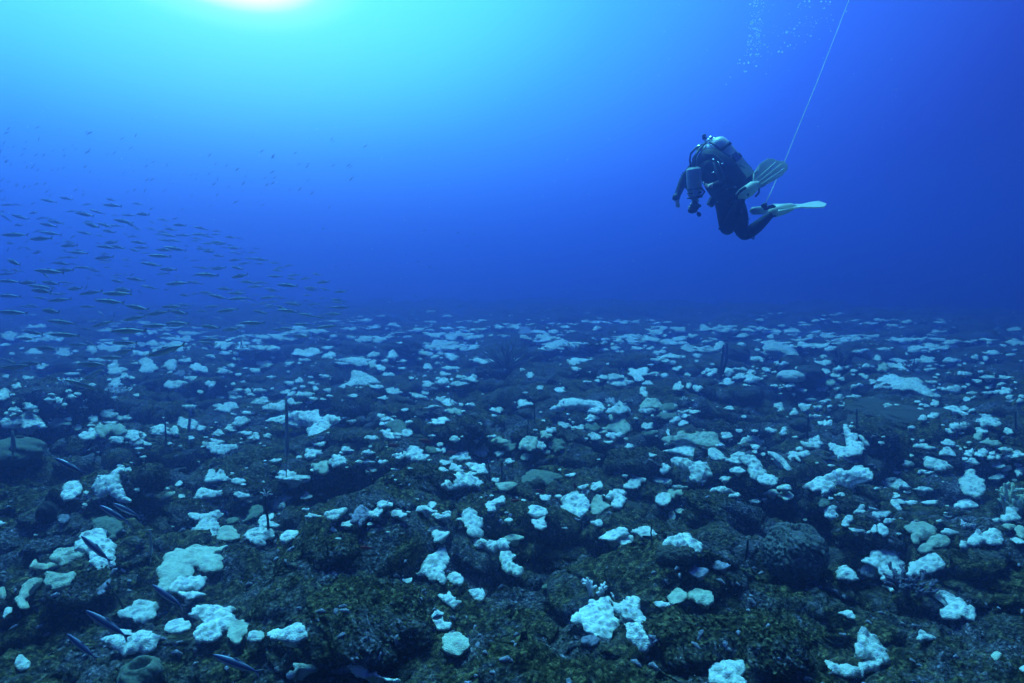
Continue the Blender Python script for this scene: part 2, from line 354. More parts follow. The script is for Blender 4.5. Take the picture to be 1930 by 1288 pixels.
def ball_blob(name, px, py, wpx, ratio, mat, lump, ridge, hole=None, seed=1, sub=5, sink=.25):
    p, n = hit(px, py + wpx * .35)
    d = (p - CAM).length; r = wpx / FPX * d / 2 * .98
    bm = bmesh.new(); bmesh.ops.create_icosphere(bm, subdivisions=sub, radius=1)
    c = np.array([v.co[:] for v in bm.verts]); X, Y, Z = c.T; s9 = seed * 9.1
    if name in ('reef_mound', 'table_coral'):
        q = 1 + .26 * perlin(X * 1.1 + s9, Y * 1.1 + Z, 40) + .16 * perlin(X * 2.6 + Z + s9, Y * 2.6 - Z, 43)
        Xm, Ym = (X + .55 * Z) * r + s9, (Y - .6 * Z) * r
        k = q + (smallh(Xm, Ym, np.full(X.shape, 4.0)) * 1.25 - .05) / r
        z = Z * ratio; z = np.where(z > .62 * ratio, .62 * ratio + (z - .62 * ratio) * .6, z)
    else:
        k = 1 + .12 * perlin(X * 1.7 + s9 + Z, Y * 1.7 + Z * 1.3, 40)
        wz = Z + .06 * perlin(X * 5, Y * 5 + Z * 4, 44); f, _ = worley(np.arctan2(Y, X) * 3.2 * lump * (.5 + .5 * np.sqrt(np.maximum(0, 1 - Z * Z))) + seed, wz * 4.2 * lump * .55, 41)
        k = k + ridge * (dome(f, .7) - .6) + .03 * perlin(X * 9 + Z * 5, Y * 9 - Z * 7, 42)
        z = Z * ratio
        if hole:
            a = np.hypot(X, Y); z = z - np.where((Z > .3) & (a < hole), .9 * np.sqrt(np.maximum(0, 1 - (a / hole) ** 2)), 0)
    for v, xx, yy, zz, kk in zip(bm.verts, X, Y, z, k): v.co = (xx * kk, yy * kk, zz * kk)
    me = bpy.data.meshes.new(name); bm.to_mesh(me); bm.free(); me.materials.append(mat)
    me.polygons.foreach_set('use_smooth', [True] * len(me.polygons))
    o = bpy.data.objects.new(name, me); col.objects.link(o)
    o.location = p + Vector((0, 0, r * (ratio - sink))); o.scale = (r, r, r)
    me.transform(Matrix.Scale(r, 4)); o.scale = (1, 1, 1)
    return o
LM = []
def reg(o, label, cat, px=None, py=None, words=None, group=None):
    tag(o, label, cat, group)
    if words: LM.append((px, py, words))
    return o
# dark algae-grown heads
HEADS = [(690, 1130, 215, .55), (1590, 925, 110, .5), (1630, 988, 78, .5), (1350, 940, 110, .5), (1310, 1192, 120, .5), (800, 885, 110, .5), (1200, 850, 100, .5), (1010, 815, 70, .6), (660, 765, 70, .6),
         (880, 800, 70, .6), (255, 905, 75, .7), (1440, 1195, 130, .55), (470, 900, 90, .4), (1750, 830, 110, .4), (1390, 800, 70, .5), (620, 1020, 90, .5), (1115, 640, 60, .45), (1650, 810, 60, .5), (1300, 720, 60, .4), (150, 1080, 90, .4), (330, 940, 80, .35), (1060, 1020, 90, .35), (930, 690, 60, .5), (760, 640, 60, .4)]
for k, (px, py, w, rt) in enumerate(HEADS):
    o = ball_blob('reef_mound', px, py, w, rt, M['reef'], 2.2, .16, seed=20 + k, sub=6 if w > 90 else 5, sink=.25)
    bpy.context.view_layer.update(); heads.append((o, px, py, max(o.dimensions) * .62))

# leafy algae growing over floor and mounds
def leaves(nl):
    me = floor.data; n = len(me.vertices); co = np.empty(n * 3, np.float32); me.vertices.foreach_get('co', co); co = co.reshape(-1, 3); no = np.empty(n * 3, np.float32); me.vertex_normals.foreach_get('vector', no); no = no.reshape(-1, 3)
    r = np.hypot(co[:, 0], co[:, 1]); a = np.abs(np.arctan2(co[:, 0], co[:, 1])); sel = np.where((r > 2.2 * SC) & (r < 10 * SC) & (a < .86))[0]
    cl = perlin(co[sel, 0] * 1.6, co[sel, 1] * 1.6, 50) + .6 * perlin(co[sel, 0] * 7, co[sel, 1] * 7, 51)
    w = np.clip(cl + .25, .02, 1) * r[sel] ** .6; w /= w.sum(); pick = rng.choice(sel, nl, p=w); P, N = co[pick], no[pick]
    for h, hx, hy, hr in heads:
        m = h.data; k = len(m.vertices); c2 = np.empty(k * 3, np.float32); m.vertices.foreach_get('co', c2); c2 = c2.reshape(-1, 3) + np.array(h.location, np.float32); n2 = np.empty(k * 3, np.float32); m.vertex_normals.foreach_get('vector', n2); n2 = n2.reshape(-1, 3)
        q = rng.choice(k, int(min(k, 1200 + 5500 * hr * hr)), replace=False); P = np.concatenate([P, c2[q]]); N = np.concatenate([N, n2[q]])
    K = len(P); d = rng.normal(size=(K, 3)); ax = N * 1.0 + d * .55; ax /= np.linalg.norm(ax, axis=1)[:, None]
    t = np.cross(ax, rng.normal(size=(K, 3))); t /= np.linalg.norm(t, axis=1)[:, None]; b = np.cross(ax, t)
    s = rng.uniform(.0035, .0095, K)[:, None] * (1 + .045 * np.hypot(P[:, 0], P[:, 1]))[:, None]; V = [P + N * s * .5]
    for k in range(6):
        g = 2 * math.pi * k / 6; V.append(P + N * s * .5 + (t * math.cos(g) + b * math.sin(g)) * s * rng.uniform(.75, 1.2, (K, 1)) + ax * s * rng.uniform(-.1, .55, (K, 1)))
    V = np.stack(V, 1).reshape(-1, 3).astype(np.float32); base = np.arange(K)[:, None, None] * 7; f = np.array([[0, k + 1, (k + 1) % 6 + 1] for k in range(6)])[None]; F = (base + f).reshape(-1, 3)
    me = bpy.data.meshes.new('leafy_algae'); me.vertices.add(len(V)); me.vertices.foreach_set('co', V.ravel()); me.loops.add(F.size); me.loops.foreach_set('vertex_index', F.ravel().astype(np.int32)); me.polygons.add(len(F)); me.polygons.foreach_set('loop_start', np.arange(0, F.size, 3, dtype=np.int32)); me.polygons.foreach_set('loop_total', np.full(len(F), 3, np.int32)); me.update(calc_edges=True); me.materials.append(M['leaf'])
    o = bpy.data.objects.new('leafy_algae', me); col.objects.link(o); tag(o, 'short olive brown leafy algae covering the reef between the corals', 'algae', kind='stuff')
leaves(190000)
# ------------------------------------------------------------------ bleached corals
# outlines and blobs were noted from crops of the photograph: crop origin, crop scale
CROPS = dict(A=(0, 900, 3.32), B=(480, 900, 3.32), C=(960, 900, 3.32), D=(1430, 900, 3.32), E=(0, 560, 3.578), F=(480, 560, 3.578), G=(960, 560, 3.578), H=(1430, 560, 3.578), P=(0, 0, 1.0))
POLY = """
P wk 167 918 180 900 205 893 215 885 228 878 247 885 240 897 227 895 229 925 240 945 222 943 210 928 195 931 182 936 181 926
P wk 463 1008 470 996 485 994 503 1000 516 1005 515 1012 503 1015 500 1024 485 1027 472 1020 464 1015
P wk 1522 922 1536 906 1553 898 1567 887 1581 881 1598 885 1620 881 1636 884 1642 901 1631 900 1612 896 1598 894 1581 893 1567 898 1556 907 1561 918 1560 934 1552 936 1545 930 1528 932
P wk 1803 915 1815 900 1821 884 1832 882 1838 893 1849 901 1855 915 1852 926 1838 936 1822 933 1810 925
A wk 390 90 410 50 460 30 490 30 510 70 490 110 450 145 410 145 385 115
A wp 520 90 540 85 555 95 540 105
A cp 985 155 1010 125 1050 95 1090 90 1095 105 1050 130 1020 150 1000 160
A wp 1095 45 1125 20 1145 35 1125 55 1100 55
A wk 1210 140 1230 110 1250 75 1310 85 1350 95 1415 100 1415 118 1370 120 1310 130 1260 140
A gk 365 265 385 230 425 240 435 265 405 290 370 285
A dp 560 270 620 240 690 240 765 290 765 330 730 355 715 385 690 385 670 340 600 320
A wk 500 330 560 320 640 315 670 370 700 410 715 450 710 540 690 560 690 590 650 615 610 605 595 570 570 520 560 480 530 430 470 430 460 400 500 370
A ck 320 510 345 460 390 440 460 440 530 440 540 460 510 510 460 520 420 540 370 540
A cp 180 565 215 520 240 540 290 545 300 535 370 555 350 575 300 575 290 585 250 580
A ck 285 605 330 600 380 605 455 595 475 620 440 650 430 690 380 705 340 705 320 680 290 665
A cp 130 700 165 660 210 640 270 640 260 660 215 680 190 700 175 740 150 775 180 805 170 830 125 830 110 800 90 770 125 740
A cp 0 690 30 690 35 730 45 770 20 765 0 750
A wp 20 860 40 815 75 815 70 845 45 860 25 885
A wk 95 1165 105 1130 135 1105 150 1130 170 1150 190 1180 170 1205 125 1205 100 1190
A cp 990 650 995 570 1030 500 1090 440 1150 435 1230 405 1290 405 1340 425 1430 425 1360 465 1340 480 1385 510 1400 550 1380 590 1310 605 1250 580 1230 545 1210 560 1215 600 1150 620 1080 670 1040 695 1000 670
A wk 1050 700 1100 650 1120 620 1170 630 1280 635 1285 670 1250 705 1190 700 1130 710 1090 720
A wp 1110 720 1180 715 1240 725 1290 745 1230 750 1190 765 1150 750
A gp 610 730 625 690 690 630 690 670 650 700 660 720 620 740
A wk 735 860 760 830 820 820 840 790 900 785 975 795 1000 825 975 850 960 885 920 910 880 915 845 910 830 880 760 875
A wk 645 1000 690 970 725 965 740 935 800 945 820 980 870 960 930 965 980 1010 985 1050 950 1080 880 1075 840 1075 810 1095 770 1095 750 1050 700 1030
A wp 1030 950 1060 910 1130 890 1185 920 1185 950 1150 975 1080 985 1040 970
A wk 1185 860 1220 820 1290 800 1370 795 1400 815 1465 815 1460 840 1415 865 1450 880 1460 920 1440 960 1400 970 1370 1010 1300 1020 1230 990 1225 960 1270 910 1270 880 1210 865
A cp 1430 960 1460 910 1530 900 1580 930 1555 950 1560 985 1520 1000 1500 1040 1450 1035 1425 1000
A wp 1545 995 1570 965 1620 960 1665 985 1640 1020 1580 1030 1550 1015
A wk 1190 355 1215 310 1245 290 1260 240 1290 250 1350 215 1390 240 1360 270 1375 320 1350 350 1355 395 1315 405 1285 375 1240 350 1215 350
A cp 1370 320 1430 310 1470 320 1500 365 1460 395 1390 405 1360 380
A dp 1420 265 1460 250 1500 265 1470 285 1425 290
A dp 1560 210 1580 175 1630 170 1650 200 1620 240 1560 260 1520 275 1550 240
B wp 150 10 200 0 330 -5 335 15 240 20 190 22
B wp 285 130 310 110 322 85 335 105 360 115 355 130 320 140 295 138
B wk 80 145 130 140 170 150 188 175 160 190 110 190 85 170
B wp 148 135 190 110 240 115 225 135 200 145 185 160 165 150
B wp 25 270 50 240 90 225 120 225 118 260 95 275 120 285 120 300 90 305 40 320 30 300
B wk 160 375 180 350 220 330 260 332 275 350 265 375 230 395 190 405 165 395
B wk 435 235 470 210 520 205 575 200 565 225 535 240 515 268 460 265
B gk 605 290 620 235 650 180 665 175 680 195 700 205 740 225 760 230 740 250 700 260 680 300 660 312 640 290
B wp 472 325 490 308 515 335 490 340
B wp 1015 210 1030 188 1080 180 1100 200 1130 215 1110 225 1070 205 1030 220
B wp 1080 175 1095 155 1125 152 1135 170 1110 195 1090 190
B wp 1175 225 1200 212 1230 215 1225 232 1190 240
B wk 1165 55 1200 30 1230 30 1250 0 1300 -40 1370 -15 1400 30 1370 60 1280 55 1240 68 1200 62
B cp 1510 35 1580 25 1640 45 1610 70 1550 80 1520 60
B wp 1440 195 1450 165 1490 145 1540 122 1565 130 1565 160 1520 165 1505 185 1510 210 1480 220 1445 210
B wk 1300 260 1310 215 1345 205 1385 225 1385 250 1420 270 1425 300 1405 325 1425 350 1420 375 1385 382 1340 365 1325 330 1310 290
B wk 1350 430 1375 405 1440 392 1455 410 1470 395 1500 405 1560 405 1595 425 1590 450 1550 455 1490 450 1460 445 1430 430 1400 450 1360 440
B wk 1465 500 1490 470 1520 485 1560 455 1600 465 1630 490 1600 505 1620 540 1660 560 1680 585 1640 600 1590 590 1560 570 1530 530 1500 505
B wk 1010 610 1045 585 1040 560 1080 500 1130 490 1160 455 1190 440 1200 460 1205 520 1175 550 1190 575 1160 580 1185 610 1195 640 1185 675 1160 650 1120 655 1070 615
B wp 920 635 950 635 985 628 985 645 965 665 940 660
B wk 1200 630 1220 600 1255 592 1295 620 1300 650 1275 675 1240 670 1215 650
B wk 1345 715 1380 700 1430 710 1440 740 1425 770 1390 770 1360 745
B wk 1160 745 1195 742 1215 720 1240 745 1265 770 1290 780 1270 800 1235 820 1215 800 1180 775
B wp 1105 870 1130 840 1180 855 1180 880 1185 905 1225 915 1220 945 1170 960 1135 955 1130 925 1115 900
B cp 1175 1020 1200 975 1275 960 1300 985 1345 1030 1340 1065 1290 1100 1190 1095 1180 1060
B wp 75 980 110 945 180 945 240 920 290 930 330 980 325 1005 290 1020 240 1025 150 1015 90 1005
B wp 200 1235 205 1215 250 1195 245 1165 300 1158 380 1175 400 1190 370 1205 290 1200 250 1240 225 1250
B wp 565 1195 600 1150 665 1135 670 1160 650 1175 700 1200 760 1215 800 1240 850 1260 920 1270 900 1290 830 1288 790 1245 750 1230 700 1255 620 1225
C cp -40 395 0 368 50 365 95 375 90 390 30 400
C wk 305 235 335 205 330 150 350 125 410 110 460 120 500 165 500 200 475 235 440 262 400 245 350 242
C cp 510 200 520 150 545 112 575 120 590 150 645 180 600 205 570 235 530 240 510 225
C wk 610 130 640 90 690 70 725 85 720 105 700 115 725 135 725 170 700 195 670 190 640 165 655 130
C wp 120 195 145 180 200 190 232 215 232 240 215 265 232 290 230 320 190 330 155 310 140 270 180 262 160 245 120 235
C wp 710 55 740 30 765 12 820 40 810 65 760 75 720 72
C dp 935 35 960 15 1010 20 1000 35 960 48
C cp 430 60 495 42 480 65 445 72
C cp 445 105 470 80 500 85 495 100 460 110
C wp 915 150 930 110 1000 100 1015 130 990 170 960 180
C cp 990 100 1010 75 1070 75 1092 100 1080 118 1040 110 1030 130 1010 120
C cp 995 230 1025 212 1040 235 1035 265 1010 268
C wk 1255 80 1290 62 1340 58 1390 80 1415 92 1340 95 1290 90
C wp 555 385 590 355 660 330 715 318 748 345 740 360 700 370 660 405 600 400
C wk 660 395 720 365 770 375 775 395 740 440 700 425
C wp 760 345 800 315 865 298 890 330 920 360 930 365 915 380 850 382 800 360
C wk 960 430 980 385 1050 370 1080 350 1130 350 1160 395 1200 430 1205 455 1180 475 1150 460 1110 435 1060 440 990 440
C gp 1125 590 1160 570 1240 572 1245 600 1200 628 1150 618
C dp 200 685 225 668 270 675 270 695 215 705
C wk 390 880 430 850 500 800 510 785 560 785 605 765 650 830 645 850 670 900 680 950 660 1000 620 1015 560 1010 500 975 470 955 460 910 400 905
C wk 625 775 680 790 740 765 800 765 820 800 810 840 850 890 865 930 830 940 780 905 730 890 690 860 660 840
C wk 725 915 790 910 840 935 860 975 905 1000 900 1050 860 1080 810 1080 780 1040 740 1010 735 970
C cp 990 760 1000 730 1060 700 1110 730 1110 760 1060 795 1010 790
C ck 1110 765 1150 720 1200 705 1255 720 1280 760 1275 785 1255 810 1210 800 1150 780
C wp 905 785 950 775 1005 790 1000 805 940 815
C wk 1260 1240 1265 1200 1300 1165 1380 1160 1450 1165 1470 1210 1450 1250 1490 1290 1470 1310 1270 1310
C gk 1255 560 1300 530 1350 540 1385 560 1320 585
C gk 450 1020 470 1000 520 990 555 1010 550 1040 510 1055 465 1045
D wp 25 105 60 85 95 75 125 95 110 110 70 105
D wp 115 115 160 88 195 95 218 125 165 150 150 130
D wk 400 230 430 190 490 178 480 215 497 240 490 265 440 265
D dp 375 155 400 135 430 145 450 165 420 185 380 185
D wk 750 35 800 40 830 45 880 18 945 68 880 70 860 82 810 60
D wp 955 75 1020 62 1090 80 1050 88 980 80
D wp 825 160 835 138 860 150 895 200 880 215 850 185
D wp 845 95 870 100 870 112 850 110
D wk 1220 185 1260 155 1310 140 1370 180 1300 195 1240 205
D wp 520 290 540 250 575 235 590 260 565 290 570 310 540 308
D cp 565 315 590 322 650 328 665 340 600 342 575 330
D wk 745 300 770 288 810 325 808 355 780 368 750 345
D cp 700 330 725 295 740 320 735 345 710 345
D wp 595 225 640 175 668 180 645 215
D wp 690 185 745 200 740 207 700 195
D ck 920 315 950 285 1020 268 1060 285 1110 320 1100 355 1050 375 1000 370 1000 390 960 392 965 350
D ck 1005 440 1050 420 1075 380 1140 360 1190 365 1185 400 1140 440 1080 450 1060 480 1020 475
D wk 1260 440 1300 390 1370 335 1400 350 1450 332 1490 350 1525 415 1460 430 1420 410 1360 430 1280 458
D wk 1460 310 1480 260 1540 240 1560 205 1600 175 1630 190 1620 240 1610 285 1570 270 1510 280 1480 305
D cp 1520 295 1600 295 1600 320 1565 330
D cp 1600 320 1640 300 1665 320 1665 385 1630 375
D cp 1575 385 1620 380 1665 405 1620 418
D wk 655 545 680 495 740 465 800 458 850 480 880 530 905 560 910 600 880 625 820 630 770 645 755 590 720 560
D wk 485 625 495 570 540 545 575 570 612 610 610 632 540 635
D gk 630 600 660 560 710 560 750 600 735 635 700 632
D wp 920 620 935 545 1000 505 1060 490 1110 490 1160 540 1140 585 1070 600 1000 625 940 630
D wp 770 685 830 690 890 672 945 700 870 705 830 722 810 695
D wk 1085 745 1130 720 1180 725 1210 750 1260 765 1300 795 1345 830 1360 895 1310 895 1270 885 1240 895 1150 880 1145 835 1190 800 1160 760 1120 745
D wp 490 850 540 835 575 832 600 865 600 885 560 880 530 860
D wk 985 1015 1015 962 1060 985 1105 1015 1060 1020
D wk 645 970 690 950 720 985 760 1015 770 1060 830 1065 790 1140 750 1190 690 1225 600 1250 560 1250 490 1220 440 1195 430 1145 470 1145 500 1165 560 1185 640 1190 700 1170 725 1150 700 1120 640 1115 615 1060 625 1010 655 1000
D cp 1455 1120 1480 1090 1515 1100 1510 1130 1480 1148
D wp 1630 1195 1665 1175 1665 1215 1640 1210
D gp 325 580 350 540 410 580
D wp 35 480 50 445 52 485
E wk 0 860 60 815 130 820 150 790 230 785 280 830 315 880 290 895 210 875 180 900 130 860 60 875
E wk 1385 1250 1400 1200 1430 1170 1455 1195 1495 1175 1520 1215 1560 1240 1480 1250
E cp 300 830 340 850 380 815 430 830 490 865 430 875 350 870
F wk 550 640 575 600 640 570 650 520 680 500 730 515 780 530 840 560 820 575 770 580 775 605 730 610 690 590 640 620 600 650
F wk 75 885 110 850 180 820 260 795 330 785 400 770 450 775 560 785 550 805 490 815 490 850 480 880 490 905 475 945 430 955 380 945 355 915 365 880 335 830 260 830 200 855 120 885
F wp 840 860 880 815 910 815 940 835 900 850 870 870
F dp 880 870 950 830 1000 850 1045 885 1010 930 970 940 930 910
F wp 1000 900 1040 885 1065 920 1050 940 1015 945 990 925
F wp 840 905 900 905 960 930 995 950 975 965 900 955 860 925
G dp 90 1245 95 1190 130 1160 180 1152 260 1160 360 1190 330 1215 295 1240 280 1270 225 1265 215 1230 190 1225 150 1255
G wk 275 740 340 690 430 668 490 695 580 700 640 730 640 770 600 785 570 770 585 745 510 735 430 730 350 735
G wp 640 785 690 745 750 705 790 735 820 775 780 785 710 790
G ck 670 800 740 785 790 810 790 850 825 885 790 925 730 920 690 890 625 885 680 855 720 850
G ck 65 1010 90 960 130 945 190 945 180 1000 150 1035 100 1025
G ck 880 730 920 700 990 695 1030 720 1010 750 960 750 900 755
G ck 1030 945 1100 935 1150 915 1230 930 1290 915 1380 915 1410 950 1440 1000 1445 1040 1400 1010 1330 1010 1260 990 1200 960 1130 965 1060 965
G wp 1040 1045 1110 1020 1130 985 1190 970 1240 990 1290 1030 1345 1065 1290 1060 1250 1050 1240 1075 1190 1075 1130 1050
G wp 1335 1040 1370 1015 1420 1040 1450 1080 1475 1100 1400 1100 1360 1080
G wp 1550 990 1580 950 1640 935 1690 955 1710 995 1650 980 1610 990 1610 1030 1580 1035
G wk 1480 1110 1520 1055 1590 1045 1600 1070 1650 1075 1700 1150 1730 1190 1660 1215 1625 1190 1600 1130 1550 1100
G wk 1095 1135 1110 1085 1180 1078 1240 1110 1310 1130 1345 1160 1370 1215 1310 1220 1280 1243 1230 1235 1235 1200 1200 1165 1140 1160
G wk 1655 1225 1740 1195 1810 1230 1790 1270 1700 1260
H wk 770 610 800 560 780 545 850 535 900 505 960 530 1050 520 1110 570 1160 630 1180 660 1120 650 1040 630 950 625 870 610 820 612
H wp 1225 765 1280 740 1330 740 1400 780 1435 820 1390 795 1320 775 1260 790
H wk 30 385 60 335 140 315 210 340 255 385 245 420 205 400 160 370 90 365
H wp 70 1055 110 1048 160 1085 190 1120 220 1175 190 1170 150 1120 110 1090
H wk 570 880 595 875 620 920 655 940 665 970 700 990 700 1040 685 1075 620 1085 560 1105 520 1095 510 1060 475 1000 500 990 540 1010 580 1010 595 960 590 920
H wp 665 935 700 935 725 960 748 1000 720 1000 695 965
H wp 1210 1065 1260 1015 1300 1030 1328 1075 1270 1065
H wp 200 1080 215 1055 260 1045 320 1035 345 1060 320 1075 280 1075 275 1110 240 1085 210 1110
"""
